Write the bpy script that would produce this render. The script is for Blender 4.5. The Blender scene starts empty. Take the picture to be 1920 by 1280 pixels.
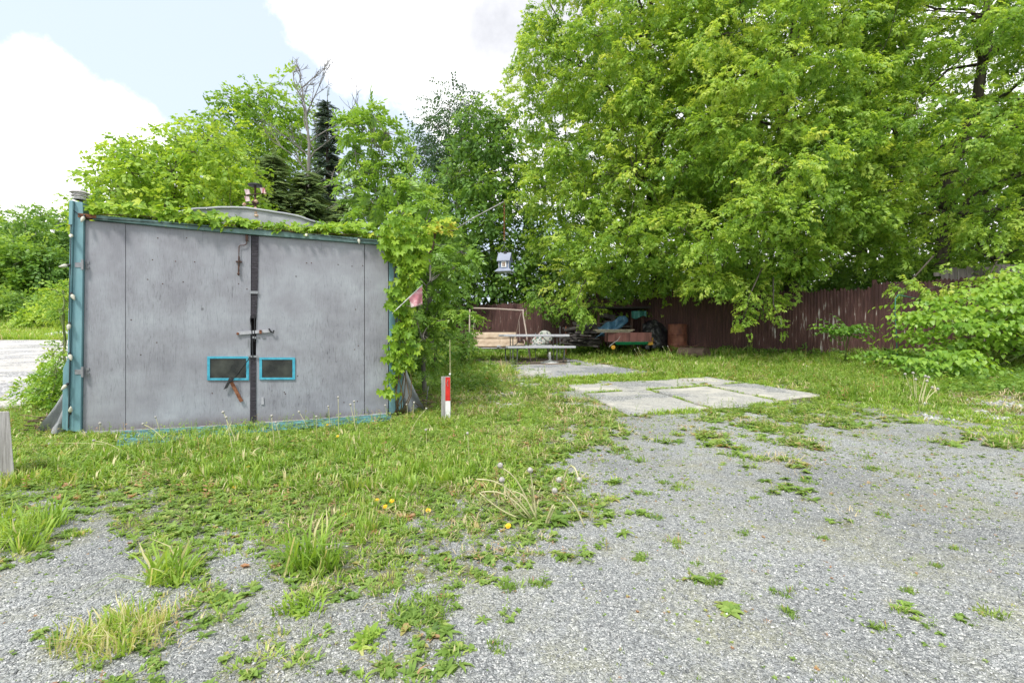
import bpy, math, random
import numpy as np
from mathutils import Vector, Matrix
R = math.radians
random.seed(7)
rng = np.random.default_rng(11)
scn = bpy.context.scene
C = scn.collection

# ------------------------------------------------------------------ camera, sky, sun, exposure
CAMH, F, HY = 0.85, 880.0, 632.0
cd = bpy.data.cameras.new('camera'); cam = bpy.data.objects.new('camera', cd); C.objects.link(cam)
cam.location = (0, 0, CAMH); cam.rotation_euler = (R(90), 0, 0)
cd.sensor_width = 36; cd.lens = 36 * F / 1920
cd.shift_y = -(640 - HY) / 1920
cd.clip_end = 2000; cd.clip_start = 0.02
scn.camera = cam

SUN_EL, SUN_AZ = 57, 204           # azimuth clockwise from +Y (the view direction)
world = bpy.data.worlds.new("World"); scn.world = world; world.use_nodes = True
wn, wl = world.node_tree.nodes, world.node_tree.links
wn.clear()
wo = wn.new('ShaderNodeOutputWorld'); bg = wn.new('ShaderNodeBackground')
sky = wn.new('ShaderNodeTexSky'); sky.sky_type = 'NISHITA'; sky.sun_disc = False
sky.sun_elevation = R(SUN_EL); sky.sun_rotation = R(SUN_AZ); sky.air_density = 1.0; sky.dust_density = 2.5
tc = wn.new('ShaderNodeTexCoord')
def wmath(op, a, b=None, c=None):
    n = wn.new('ShaderNodeMath'); n.operation = op
    for i, v in enumerate((a, b, c)):
        if v is None: continue
        if isinstance(v, (int, float)): n.inputs[i].default_value = v
        else: wl.new(v, n.inputs[i])
    return n.outputs[0]
def wdot(px, py):                   # direction of a cloud bank in the sky
    v = Vector(((px-960)/F, 1, (HY-py)/F)).normalized()
    n = wn.new('ShaderNodeVectorMath'); n.operation = 'DOT_PRODUCT'
    wl.new(tc.outputs['Generated'], n.inputs[0]); n.inputs[1].default_value = v
    return n.outputs['Value']
noi = wn.new('ShaderNodeTexNoise'); noi.inputs['Scale'].default_value = 5.5; noi.inputs['Detail'].default_value = 9
noi.inputs['Roughness'].default_value = 0.62; wl.new(tc.outputs['Generated'], noi.inputs['Vector'])
noi2 = wn.new('ShaderNodeTexNoise'); noi2.inputs['Scale'].default_value = 2.4; noi2.inputs['Detail'].default_value = 4
wl.new(tc.outputs['Generated'], noi2.inputs['Vector'])
nz = wmath('SUBTRACT', noi.outputs[0], 0.5)
def bank(px, py, ang, soft):
    d = wdot(px, py); c = math.cos(R(ang)); c2 = math.cos(R(ang + soft))
    return wmath('DIVIDE', wmath('SUBTRACT', d, c2), c - c2)       # 1 at the bank's edge, 0 'soft' degrees outside
m = bank(0, 340, 7, 4)
for a in ((120, 350, 7, 4), (220, 270, 3, 3), (840, -80, 13, 4), (1000, 60, 13, 4), (740, 70, 6, 3), (600, -20, 3, 4), (860, 180, 4, 3), (1010, 270, 8, 4), (1400, 0, 24, 6), (1900, 100, 24, 6)):
    m = wmath('MAXIMUM', m, bank(*a))
m = wmath('MINIMUM', m, 1.6)
m = wmath('ADD', m, wmath('MULTIPLY', nz, 3.4))
mr = wn.new('ShaderNodeMapRange'); mr.interpolation_type = 'SMOOTHSTEP'
wl.new(m, mr.inputs[0]); mr.inputs[1].default_value = 0.35; mr.inputs[2].default_value = 0.95
# clouds behind and beside the camera: loose broken cover
back = wn.new('ShaderNodeMapRange'); back.interpolation_type = 'SMOOTHSTEP'; wl.new(noi2.outputs[0], back.inputs[0])
back.inputs[1].default_value = 0.42; back.inputs[2].default_value = 0.62
sepw = wn.new('ShaderNodeSeparateXYZ'); wl.new(tc.outputs['Generated'], sepw.inputs[0])
isb = wn.new('ShaderNodeMapRange'); wl.new(sepw.outputs[1], isb.inputs[0]); isb.inputs[1].default_value = 0.35; isb.inputs[2].default_value = 0.0
cover = wmath('MAXIMUM', mr.outputs[0], wmath('MULTIPLY', back.outputs[0], isb.outputs[0]))
# grey belly of the cloud on the right
gb = wn.new('ShaderNodeMapRange'); gb.interpolation_type = 'SMOOTHSTEP'; wl.new(wdot(1010, 70), gb.inputs[0])
gb.inputs[1].default_value = math.cos(R(14)); gb.inputs[2].default_value = math.cos(R(2))
gbn = wmath('MULTIPLY', gb.outputs[0], wmath('ADD', wmath('MULTIPLY', nz, 1.3), 0.8))
cc = wn.new('ShaderNodeMix'); cc.data_type = 'RGBA'; wl.new(gbn, cc.inputs[0])
cc.inputs[6].default_value = (1.22, 1.22, 1.24, 1); cc.inputs[7].default_value = (0.55, 0.56, 0.60, 1)
SKY_K = 0.10
ss = wn.new('ShaderNodeVectorMath'); ss.operation = 'SCALE'; wl.new(sky.outputs[0], ss.inputs[0]); ss.inputs[3].default_value = SKY_K
veil = wn.new('ShaderNodeMix'); veil.data_type = 'RGBA'; veil.inputs[0].default_value = 0.62
wl.new(ss.outputs[0], veil.inputs[6]); veil.inputs[7].default_value = (0.80, 0.90, 1.03, 1)
fin = wn.new('ShaderNodeMix'); fin.data_type = 'RGBA'
wl.new(cover, fin.inputs[0]); wl.new(veil.outputs[2], fin.inputs[6]); wl.new(cc.outputs[2], fin.inputs[7])
wl.new(fin.outputs[2], bg.inputs[0]); bg.inputs[1].default_value = 1.0
wl.new(bg.outputs[0], wo.inputs[0])
world.cycles.sampling_method = 'MANUAL'; world.cycles.sample_map_resolution = 512

sl = bpy.data.lights.new('sun', 'SUN'); so = bpy.data.objects.new('sun', sl); C.objects.link(so)
sl.energy = 2.8; sl.angle = R(10); sl.color = (1.0, 0.97, 0.91)
_d = Vector((math.sin(R(SUN_AZ))*math.cos(R(SUN_EL)), math.cos(R(SUN_AZ))*math.cos(R(SUN_EL)), math.sin(R(SUN_EL))))
so.rotation_euler = (-_d).to_track_quat('-Z', 'Y').to_euler(); so.location = _d * 50
scn.view_settings.view_transform = 'Standard'; scn.view_settings.look = 'None'
scn.view_settings.exposure = 0.58; scn.view_settings.gamma = 1.0
scn.cycles.max_bounces = 8; scn.cycles.diffuse_bounces = 5; scn.cycles.glossy_bounces = 2
scn.cycles.transmission_bounces = 5; scn.cycles.transparent_max_bounces = 4
scn.cycles.use_denoising = True

# ------------------------------------------------------------------ numpy helpers
def _hash(ix, iy, seed):
    n = (ix.astype(np.int64)*374761393 + iy.astype(np.int64)*668265263 + seed*974711) & 0x7fffffff
    n = ((n ^ (n >> 13)) * 1274126177) & 0x7fffffff
    return ((n ^ (n >> 16)) & 0xffff) / 65535.0
def vnoise(x, y, seed=0):
    x = np.asarray(x, float); y = np.asarray(y, float)
    ix, iy = np.floor(x), np.floor(y); fx, fy = x-ix, y-iy
    fx = fx*fx*(3-2*fx); fy = fy*fy*(3-2*fy)
    a, b = _hash(ix, iy, seed), _hash(ix+1, iy, seed); c, d = _hash(ix, iy+1, seed), _hash(ix+1, iy+1, seed)
    return (a+(b-a)*fx)*(1-fy) + (c+(d-c)*fx)*fy
def fbm(x, y, seed=0, o=4):
    s, a, t = 0, 1, 0
    for k in range(o):
        s = s + a*vnoise(x*2**k, y*2**k, seed+k); t += a; a *= .5
    return s/t
def sstep(a, b, x):
    t = np.clip((np.asarray(x, float)-a)/(b-a), 0, 1); return t*t*(3-2*t)

def terrain(x, y):
    x = np.asarray(x, float); y = np.asarray(y, float)
    s = .512*x + .859*y
    t = np.clip((s-5)/9.5, 0, 1.3)
    left = sstep(-4.5, -8, x)
    z = .33*t*t*(1-left)
    t2 = np.clip((y-7.5)/17, 0, 1)
    z = z + left*(.66*t2)
    bankm = sstep(26, 44, y)*sstep(-6, -14, x)*2.5
    z = z + bankm*(1+.25*(fbm(x*.12, y*.12, 5)-.5))
    z = z + .05*(fbm(x*.45+9, y*.45, 3)-.5)*sstep(0.5, 3, np.hypot(x, y)) + .012*(fbm(x*3, y*3, 8)-.5)
    z = z + sstep(60, 160, y)*6
    return z
def tz(x, y): return float(terrain(x, y))
_YS = np.geomspace(.3, 300, 1500)
def G(px, py):
    """ground point that the photograph shows at px,py"""
    dx, dz = (px-960)/F, (HY-py)/F
    d = CAMH + dz*_YS - terrain(dx*_YS, _YS); k = np.nonzero(d < 0)[0]
    k = max(1, k[0]) if len(k) else len(_YS)-1
    t = d[k-1]/(d[k-1]-d[k]); hi = _YS[k-1]*(1-t)+_YS[k]*t
    return Vector((dx*hi, hi, tz(dx*hi, hi)))
def at(px, py, Y): return Vector(((px-960)/F*Y, Y, CAMH + (HY-py)/F*Y))

# plant cover read off the photograph, one digit per 80 x 40 px, rows from y = 640
VMAP = """
 0 5 9 9 9 9 9 9 9 9 9 9 9 9 9 9 9 9 9 9 9 9 9 9
 0 8 9 9 9 9 9 9 9 9 8 6 1 1 2 8 9 9 9 9 9 9 9 9
 1 9 9 9 9 9 9 9 9 9 5 4 6 2 1 0 0 0 2 7 9 9 5 3
 8 9 9 9 9 9 9 9 9 8 7 4 6 4 1 0 2 4 3 2 1 4 6 5
 9 9 8 8 9 9 9 9 9 9 9 7 5 2 1 0 1 1 2 1 0 0 1 6
 9 9 9 7 9 9 9 9 9 9 9 9 5 2 1 0 0 1 1 0 0 0 0 0
 9 9 8 5 8 9 9 9 9 9 9 9 7 4 0 0 0 0 1 0 0 0 0 0
 4 5 7 5 9 9 9 9 9 9 7 8 9 6 1 0 0 0 1 0 0 0 0 0
 5 0 0 4 8 8 7 9 9 8 4 5 8 6 1 0 0 0 0 1 0 0 0 0
 5 1 1 6 6 4 5 7 8 6 4 5 5 2 0 0 0 0 0 0 0 0 0 0
 1 0 0 5 6 3 6 7 6 4 3 3 3 1 0 0 0 0 0 0 0 0 0 0
 0 0 1 3 5 3 5 6 4 2 2 2 1 0 0 0 1 0 0 0 0 0 0 0
 0 0 2 2 3 2 2 2 3 3 2 1 0 0 0 1 0 0 0 0 0 1 0 0
 0 1 4 3 2 2 3 2 2 4 2 1 0 0 0 0 0 0 0 0 0 1 1 0
 0 2 4 3 1 1 2 2 2 3 2 1 0 0 0 0 0 0 0 0 0 0 0 0
 0 2 3 2 0 1 1 1 3 3 3 1 0 0 0 0 0 0 0 0 0 0 0 0
"""
VM = np.array([[int(c) for c in l.split()] for l in VMAP.strip().splitlines()], float)/9
def veg(x, y, z=None, amp=1.0):
    """plant cover 0..1 at a ground point"""
    x = np.asarray(x, float); y = np.asarray(y, float)
    if z is None: z = terrain(x, y)
    yy = np.maximum(y, .2)
    px = 960 + F*x/yy; py = HY + F*(CAMH-z)/yy
    py = np.where(y < .4, 1400, py)
    u = np.clip((px-40)/80, 0, 22.999); v = np.clip((py-660)/40, 0, 14.999)
    # beyond the photograph: keep what stands at its edge
    iu, iv = u.astype(int), v.astype(int); fu, fv = u-iu, v-iv
    d = (VM[iv, iu]*(1-fu)+VM[iv, iu+1]*fu)*(1-fv) + (VM[iv+1, iu]*(1-fu)+VM[iv+1, iu+1]*fu)*fv
    n = fbm(x*4.2, y*4.2, 21, 3) - .5
    n2 = fbm(x*14, y*14, 31, 2) - .5
    near = sstep(3.4, 2.2, y)
    d = d*(1-.28*near)
    return np.clip(d*1.42 - .25 + .05*near + amp*(n*1.7 + n2*1.1)*(d > .03)*(1-d*.72), 0, 1)

def build_np(name, V, quads=None, tris=None, tint=None, mat=None, parent=None, smooth=False, attrs=None):
    me = bpy.data.meshes.new(name)
    V = np.asarray(V, np.float32)
    off = origin_of(parent)
    if off is not None: V = V - np.array(off, np.float32)
    nq = 0 if quads is None else len(quads); nt = 0 if tris is None else len(tris)
    loops = np.concatenate([np.asarray(quads, np.int32).ravel() if nq else np.zeros(0, np.int32),
                            np.asarray(tris, np.int32).ravel() if nt else np.zeros(0, np.int32)])
    me.vertices.add(len(V)); me.vertices.foreach_set('co', V.ravel())
    me.loops.add(len(loops)); me.loops.foreach_set('vertex_index', loops)
    me.polygons.add(nq+nt)
    ls = np.concatenate([np.arange(nq)*4, nq*4+np.arange(nt)*3]).astype(np.int32)
    me.polygons.foreach_set('loop_start', ls)
    me.update(calc_edges=True); 
    if smooth: me.polygons.foreach_set('use_smooth', np.ones(nq+nt, bool))
    al = dict(attrs or {})
    if tint is not None: al['tint'] = tint
    for k, v in al.items():
        a = me.attributes.new(k, 'FLOAT', 'POINT'); a.data.foreach_set('value', np.asarray(v, np.float32))
    if mat: me.materials.append(mat)
    o = bpy.data.objects.new(name, me); C.objects.link(o)
    if parent: o.parent = parent
    return o

def origin_of(p):
    while p is not None and p.parent is not None: p = p.parent
    return None if p is None else tuple(p.location)

def tag(o, label=None, cat=None, group=None, kind=None):
    if label: o['label'] = label
    if cat: o['category'] = cat
    if group: o['group'] = group
    if kind: o['kind'] = kind
    return o
def thing(name, label, cat, loc=(0, 0, 0), group=None):
    o = bpy.data.objects.new(name, None); C.objects.link(o); o.location = loc; o.empty_display_size = .1
    return tag(o, label, cat, group)

class MB:
    def __init__(s): s.v = []; s.f = []
    def add(s, vs, fs):
        b = len(s.v); s.v += [tuple(v) for v in vs]; s.f += [tuple(i+b for i in f) for f in fs]; return s
    def hexa(s, p):   # 8 points: bottom ring 0-3, top ring 4-7
        return s.add(p, [(3,2,1,0),(4,5,6,7),(0,1,5,4),(1,2,6,5),(2,3,7,6),(3,0,4,7)])
    def box(s, c, size, ax=None):
        c = Vector(c); ax = ax or (Vector((1,0,0)), Vector((0,1,0)), Vector((0,0,1)))
        h = [a*(d/2) for a, d in zip(ax, size)]
        q = []
        for sz in (-1, 1):
            for sx, sy in ((-1,-1),(1,-1),(1,1),(-1,1)): q.append(c+h[0]*sx+h[1]*sy+h[2]*sz)
        return s.hexa(q)
    def prism(s, pts, vec):
        n = len(pts); vec = Vector(vec); a = [Vector(p) for p in pts]
        return s.add(a+[p+vec for p in a], [tuple(range(n))[::-1], tuple(range(n, 2*n))]+[(i, (i+1)%n, n+(i+1)%n, n+i) for i in range(n)])
    def tube(s, pts, rad, n=8, cap=True):
        pts = [Vector(p) for p in pts]
        if isinstance(rad, (int, float)): rad = [rad]*len(pts)
        vs, fs = [], []; up = None
        for i, p in enumerate(pts):
            t = (pts[min(i+1, len(pts)-1)] - pts[max(i-1, 0)]).normalized()
            if up is None:
                up = t.cross(Vector((0.13, 0.21, 1) if abs(t.z) < .9 else (1, 0.1, 0))).normalized()
            up = (up - t*up.dot(t)).normalized(); w = t.cross(up)
            for k in range(n):
                a = 2*math.pi*k/n; vs.append(p + (up*math.cos(a)+w*math.sin(a))*rad[i])
        for i in range(len(pts)-1):
            for k in range(n):
                k2 = (k+1)%n; fs.append((i*n+k, i*n+k2, (i+1)*n+k2, (i+1)*n+k))
        if cap: fs += [tuple(range(n))[::-1], tuple((len(pts)-1)*n+k for k in range(n))]
        return s.add(vs, fs)
    def lathe(s, c, prof, n=16, axis=(0,0,1)):
        """prof: list of (radius, height) along the axis"""
        c = Vector(c); ax = Vector(axis).normalized(); u = ax.orthogonal().normalized(); w = ax.cross(u)
        vs = [c + ax*h + (u*math.cos(2*math.pi*k/n)+w*math.sin(2*math.pi*k/n))*max(r, 1e-4) for r, h in prof for k in range(n)]
        fs = [(i*n+k, i*n+(k+1)%n, (i+1)*n+(k+1)%n, (i+1)*n+k) for i in range(len(prof)-1) for k in range(n)]
        fs += [tuple(range(n))[::-1], tuple((len(prof)-1)*n+k for k in range(n))]
        return s.add(vs, fs)
    def build(s, name, mat, parent=None, smooth=False, bevel=0, world=True):
        me = bpy.data.meshes.new(name)
        off = Vector(origin_of(parent) or (0,0,0)) if world else Vector((0,0,0))
        me.from_pydata([tuple(Vector(v)-off) for v in s.v], [], s.f); me.update()
        me.materials.append(mat)
        if smooth: me.polygons.foreach_set('use_smooth', [True]*len(me.polygons))
        o = bpy.data.objects.new(name, me); C.objects.link(o)
        if parent: o.parent = parent
        if bevel:
            b = o.modifiers.new('bevel', 'BEVEL'); b.width = bevel; b.segments = 2; b.limit_method = 'ANGLE'
        return o

# ------------------------------------------------------------------ materials
def new_mat(name):
    m_ = bpy.data.materials.new(name); m_.use_nodes = True
    return m_, m_.node_tree.nodes, m_.node_tree.links, m_.node_tree.nodes['Principled BSDF']
def ramp(nd, stops, interp='LINEAR'):
    r = nd.new('ShaderNodeValToRGB'); r.color_ramp.interpolation = interp
    e = r.color_ramp.elements
    while len(e) < len(stops): e.new(.5)
    for i, (p, c) in enumerate(stops): e[i].position = p; e[i].color = (*c, 1)
    return r
def mat_simple(name, stops, scale=20, rough=.7, metal=0, bump=.2, stretch=(1,1,1), detail=6, spec=.4, dist=.005, rough_n=.6):
    m_, nd, ln, p = new_mat(name)
    t = nd.new('ShaderNodeTexCoord'); mp = nd.new('ShaderNodeMapping'); mp.inputs['Scale'].default_value = stretch
    ln.new(t.outputs['Object'], mp.inputs[0])
    n = nd.new('ShaderNodeTexNoise'); n.inputs['Scale'].default_value = scale; n.inputs['Detail'].default_value = detail
    n.inputs['Roughness'].default_value = rough_n; ln.new(mp.outputs[0], n.inputs['Vector'])
    r = ramp(nd, stops); ln.new(n.outputs[0], r.inputs[0]); ln.new(r.outputs[0], p.inputs['Base Color'])
    p.inputs['Roughness'].default_value = rough; p.inputs['Metallic'].default_value = metal
    p.inputs['Specular IOR Level'].default_value = spec
    if bump:
        b = nd.new('ShaderNodeBump'); b.inputs['Strength'].default_value = bump; b.inputs['Distance'].default_value = dist
        ln.new(n.outputs[0], b.inputs['Height']); ln.new(b.outputs[0], p.inputs['Normal'])
    return m_
def mat_leaf(name, stops, transl=.35, rough=.5, spec=.35, tcol=1.25):
    m_, nd, ln, p = new_mat(name)
    a = nd.new('ShaderNodeAttribute'); a.attribute_name = 'tint'
    r = ramp(nd, stops); ln.new(a.outputs['Fac'], r.inputs[0]); ln.new(r.outputs[0], p.inputs['Base Color'])
    p.inputs['Roughness'].default_value = rough; p.inputs['Specular IOR Level'].default_value = spec
    tr = nd.new('ShaderNodeBsdfTranslucent'); mul = nd.new('ShaderNodeMix'); mul.data_type = 'RGBA'; mul.blend_type = 'MULTIPLY'
    mul.inputs[0].default_value = 1; ln.new(r.outputs[0], mul.inputs[6]); mul.inputs[7].default_value = (1.25*tcol, 1.15*tcol, .6*tcol, 1)
    ln.new(mul.outputs[2], tr.inputs[0])
    mx = nd.new('ShaderNodeMixShader'); mx.inputs[0].default_value = transl
    ln.new(p.outputs[0], mx.inputs[1]); ln.new(tr.outputs[0], mx.inputs[2])
    ln.new(mx.outputs[0], nd['Material Output'].inputs[0])
    return m_

# ------------------------------------------------------------------ templates and scattering
def leaf_quad(p, d, up, L, W, fold=.25, droop=0.0):
    d = Vector(d).normalized(); up = Vector(up); up = (up - d*up.dot(d)).normalized(); w = d.cross(up)
    p = Vector(p)
    mid = p + d*L*.45; tip = p + d*L - Vector((0,0,1))*droop*L
    return [p, mid + w*W/2 + up*fold*W, tip, mid - w*W/2 + up*fold*W]
class Tmpl:
    def __init__(s): s.v = []; s.q = []; s.t = []; s.w = []
    def quad(s, vs, w=0.0):
        b = len(s.v); s.v += [tuple(v) for v in vs]; s.q.append((b, b+1, b+2, b+3)); s.w += [w]*4
    def tri(s, vs, w=0.0):
        b = len(s.v); s.v += [tuple(v) for v in vs]; s.t.append((b, b+1, b+2)); s.w += [w]*3
    def leaf2(s, p, d, up, L, W, fold=.2, droop=.15, w=0.0):
        """wider leaf of two folded halves, each half a quad: base, shoulder, tip"""
        d = Vector(d).normalized(); up = Vector(up); up = (up - d*up.dot(d)).normalized(); x = d.cross(up); p = Vector(p)
        g = Vector((0,0,-1))
        m1 = p + d*L*.3; m2 = p + d*L*.7 + g*droop*L*.3; tip = p + d*L + g*droop*L
        a1 = m1 + x*W*.5 + up*fold*W; a2 = m2 + x*W*.36 + up*fold*W*.7
        b1 = m1 - x*W*.5 + up*fold*W; b2 = m2 - x*W*.36 + up*fold*W*.7
        b = len(s.v); s.v += [tuple(q) for q in (p, a1, a2, tip, b2, b1, m2)]
        s.q += [(b, b+1, b+2, b+6), (b, b+6, b+4, b+5)]; s.t += [(b+6, b+2, b+3), (b+6, b+3, b+4)]; s.w += [w]*7
    def arr(s):
        return (np.array(s.v, float).reshape(-1, 3), np.array(s.q, int).reshape(-1, 4), np.array(s.t, int).reshape(-1, 3), np.array(s.w, float))
def rot_from(dirs, ups, roll=None):
    x = dirs/np.linalg.norm(dirs, axis=1, keepdims=True)
    y = np.cross(ups, x); y /= (np.linalg.norm(y, axis=1, keepdims=True)+1e-9); z = np.cross(x, y)
    if roll is not None:
        c, s = np.cos(roll)[:, None], np.sin(roll)[:, None]
        y, z = y*c+z*s, z*c-y*s
    return np.stack([x, y, z], axis=2)       # columns
class Scatter:
    def __init__(s): s.V = []; s.Q = []; s.T = []; s.W = []; s.n = 0
    def put(s, tmpls, pos, Rm, sc, tint):
        pos = np.asarray(pos); sc = np.asarray(sc); tint = np.asarray(tint)
        k = rng.integers(0, len(tmpls), len(pos))
        for i, t in enumerate(tmpls):
            idx = np.nonzero(k == i)[0]
            if not len(idx): continue
            tv, tq, tt, tw = t
            scl = sc[idx][:, None, None] if sc.ndim == 1 else sc[idx][:, None, :]
            v = np.einsum('nij,nkj->nki', Rm[idx], tv[None]*scl) + pos[idx][:, None, :]
            base = s.n + np.arange(len(idx))*len(tv)
            s.V.append(v.reshape(-1, 3)); s.W.append((tw[None]+tint[idx][:, None]).ravel())
            if len(tq): s.Q.append((tq[None]+base[:, None, None]).reshape(-1, 4))
            if len(tt): s.T.append((tt[None]+base[:, None, None]).reshape(-1, 3))
            s.n += len(idx)*len(tv)
    def build(s, name, mat, parent=None, jitter=0):
        V = np.concatenate(s.V)
        return build_np(name, V, np.concatenate(s.Q) if s.Q else None, np.concatenate(s.T) if s.T else None,
                        np.clip(np.concatenate(s.W), 0, 1), mat, parent)
def rv(a, b): return random.uniform(a, b)

def spray_elder():          # twig with compound leaves of three to five leaflets
    t = Tmpl(); n = 6; L = .34
    for i in range(n):
        f = (i+.6)/n; base = Vector((f*L, 0, -.10*f*f))
        for sd in (-1, 1):
            if i == n-1 and sd == 1: ang = rv(-.3, .3)
            else: ang = sd*rv(.6, 1.25)
            d = Vector((math.cos(ang), math.sin(ang), rv(-.8, .55))).normalized()
            pet = rv(.05, .09); c = base + d*pet; up = Vector((rv(-.7, .7), rv(-.7, .7), 1))
            w0 = .16*f + rv(-.09, .09)
            for a in ((0, .95, -.95) if rv(0, 1) < .5 else (0, .8, -.8, 1.5)):
                d2 = Matrix.Rotation(a + rv(-.2, .2), 3, 'Z') @ d; d2.z -= rv(.2, 1.0)
                Ln = rv(.08, .125)*(1 if a == 0 else .85)
                t.quad(leaf_quad(c + d2*.01, d2, up, Ln, Ln*.48, .18, .1), w0 + rv(-.04, .04))
    return t.arr()
def spray_broad(L=.28, n=5, ll=.1, wr=.75, droop=.35):      # simple alternate leaves
    t = Tmpl()
    for i in range(n):
        f = (i+.6)/n; base = Vector((f*L, 0, -.08*f*f))
        for sd in (-1, 1):
            ang = sd*rv(.5, 1.3); d = Vector((math.cos(ang), math.sin(ang), rv(-.7, .6)-droop)).normalized()
            Ln = ll*rv(.75, 1.2); t.quad(leaf_quad(base + d*.03, d, (rv(-.5, .5), rv(-.5, .5), 1), Ln, Ln*wr, .12, .1), .12*f + rv(-.1, .1))
    return t.arr()
def spray_pinnate():        # ash-like leaves: seven to nine leaflets on one hanging rib
    t = Tmpl()
    for j in range(5):
        a = rv(-1.3, 1.3); e = rv(-.1, .7); d = Vector((math.cos(a)*math.cos(e), math.sin(a)*math.cos(e), math.sin(e)))
        o = Vector((rv(0, .12), 0, 0)); n = 4; Lr = rv(.17, .26); w0 = rv(-.12, .12)
        for i in range(n+1):
            f = (i+.4)/(n+.4); c = o + d*Lr*f - Vector((0, 0, .13*f*f))
            for sd in ((-1, 1) if i < n else (0,)):
                d2 = (Matrix.Rotation(sd*.95, 3, 'Z') @ d); d2.z -= rv(.3, .9)
                Ln = rv(.075, .105); t.quad(leaf_quad(c, d2, (rv(-.2, .2), rv(-.2, .2), 1), Ln, Ln*.42, .15, .12), w0 + rv(-.04, .04))
    return t.arr()
def spray_creeper():        # five leaflets spread like a hand, tips down
    t = Tmpl()
    for j in range(2):
        c = Vector((rv(.02, .07), rv(-.05, .05), rv(-.05, .05))); w0 = rv(-.12, .12)
        ax = Vector((1, rv(-.5, .5), rv(-.2, .5))).normalized()
        u = Vector((0, 1, 0)); u = (u-ax*u.dot(ax)).normalized(); w = ax.cross(u)
        if w.z > 0: w = -w
        for a in (-1.75, -.9, 0, .9, 1.75):
            d = (w*math.cos(a) + u*math.sin(a) + ax*.35).normalized()
            Ln = rv(.055, .075)*(1.1 if a == 0 else .95 if abs(a) < 1 else .72)
            t.leaf2(c, d, ax, Ln, Ln*.5, .12, .12, w0 + rv(-.04, .04))
    return t.arr()
def spray_knot():           # arching cane with big heart-shaped leaves lying flat to either side
    t = Tmpl(); n = 7; L = .75
    for i in range(n):
        f = (i+.5)/n; base = Vector((f*L, 0, .08*math.sin(f*2.4) - .14*f*f)); sd = 1 if i % 2 else -1
        ang = sd*rv(.7, 1.2) if i < n-1 else 0
        d = Vector((math.cos(ang), math.sin(ang), rv(-1.5, -.35))).normalized(); Ln = rv(.11, .16)*(1 - .35*f)
        x = d.cross(Vector((0, 0, 1))).normalized(); up = x.cross(d); p = base + d*.02
        def q(l, s_, h=0): return p + d*Ln*l + x*Ln*s_ + up*Ln*h - Vector((0, 0, Ln*.2*l*l))
        ws = .2*f + rv(-.1, .1); b = len(t.v)
        t.v += [tuple(k) for k in (q(0, 0), q(-.02, .28, .06), q(.25, .46, .10), q(.62, .30, .07), q(1, 0), q(.62, -.30, .07), q(.25, -.46, .10), q(-.02, -.28, .06), q(.4, 0))]
        t.q += [(b, b+1, b+2, b+8), (b+8, b+2, b+3, b+4), (b+8, b+4, b+5, b+6), (b, b+8, b+6, b+7)]; t.w += [ws]*9
    return t.arr()
def spray_needle(L=.7):
    t = Tmpl(); n = 11
    for i in range(n):
        f = (i+.3)/n; base = Vector((f*L, 0, -.08*f*f)); b = .30*(1-f*.7)*L
        for sd in (-1, 1):
            d = Vector((.75, sd*.8, -.25)).normalized()
            t.quad(leaf_quad(base, d, (rv(-.4, .4), 0, 1), b*rv(.8, 1.2), .075*L, .3, .2), rv(-.12, .12)+.1*f)
        t.quad(leaf_quad(base, (.8, rv(-.3, .3), .55), (0, 1, .2), b*.5, .05*L, .2, 0), rv(-.1, .1))
    return t.arr()
def tuft(n=12, h=.12, spread=.05, lean=.6, w=.0045, dry=.06):
    t = Tmpl()
    for i in range(n):
        a = rv(0, 6.283); r = spread*math.sqrt(rv(0, 1)); b = Vector((r*math.cos(a), r*math.sin(a), -.006))
        a2 = a + rv(-1, 1); l = rv(.15, 1)*lean; hh = h*rv(.5, 1.15); out = Vector((math.cos(a2), math.sin(a2), 0)); sd = Vector((-out.y, out.x, 0))*w*rv(.7, 1.3)
        mid = b + out*hh*l*.35 + Vector((0, 0, hh*.6)); tip = b + out*hh*l + Vector((0, 0, hh*(1-.35*l)))
        wv = rv(-.12, .12) if rv(0, 1) > dry else .75
        k = len(t.v); t.v += [tuple(q) for q in (b-sd, b+sd, mid+sd*.8, mid-sd*.8, tip)]
        t.q.append((k, k+1, k+2, k+3)); t.t.append((k+3, k+2, k+4)); t.w += [wv-.04, wv-.04, wv, wv, wv+.06]
    return t.arr()
def rosette(n=9, L=.09, W=.24, up=.35):
    t = Tmpl(); a0 = rv(0, 6)
    for i in range(n):
        a = a0 + i*2.4 + rv(-.3, .3); e = rv(.05, up); d = Vector((math.cos(a), math.sin(a), e))
        l = L*rv(.6, 1.15); t.leaf2((0, 0, .004), d, (0, 0, 1), l, l*W*rv(.8, 1.3), .15, rv(.1, .4), rv(-.15, .15))
    return t.arr()
def sprig(h=.1, n=8, ll=.022):           # little upright leafy weed
    t = Tmpl()
    for i in range(n):
        f = (i+1)/n; a = i*2.4+rv(-.4, .4); base = Vector((rv(-.01, .01), rv(-.01, .01), h*f))
        d = Vector((math.cos(a), math.sin(a), rv(-.1, .5))); l = ll*(1.2-.5*f)*rv(.8, 1.3)
        t.quad(leaf_quad(base, d, (0, 0, 1), l, l*.5, .12, .1), rv(-.12, .12))
    k = len(t.v); t.v += [(-.0012, 0, -.005), (.0012, 0, -.005), (.001, 0, h), (-.001, 0, h)]; t.q.append((k, k+1, k+2, k+3)); t.w += [.1]*4
    return t.arr()
T_ELDER = [spray_elder() for _ in range(8)]
T_BROAD = [spray_broad() for _ in range(6)]
T_SMALL = [spray_broad(.5, 7, .085, .8, .2) for _ in range(6)]
T_PINN = [spray_pinnate() for _ in range(8)]
T_CREEP = [spray_creeper() for _ in range(10)]
T_KNOT = [spray_knot() for _ in range(8)]
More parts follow.
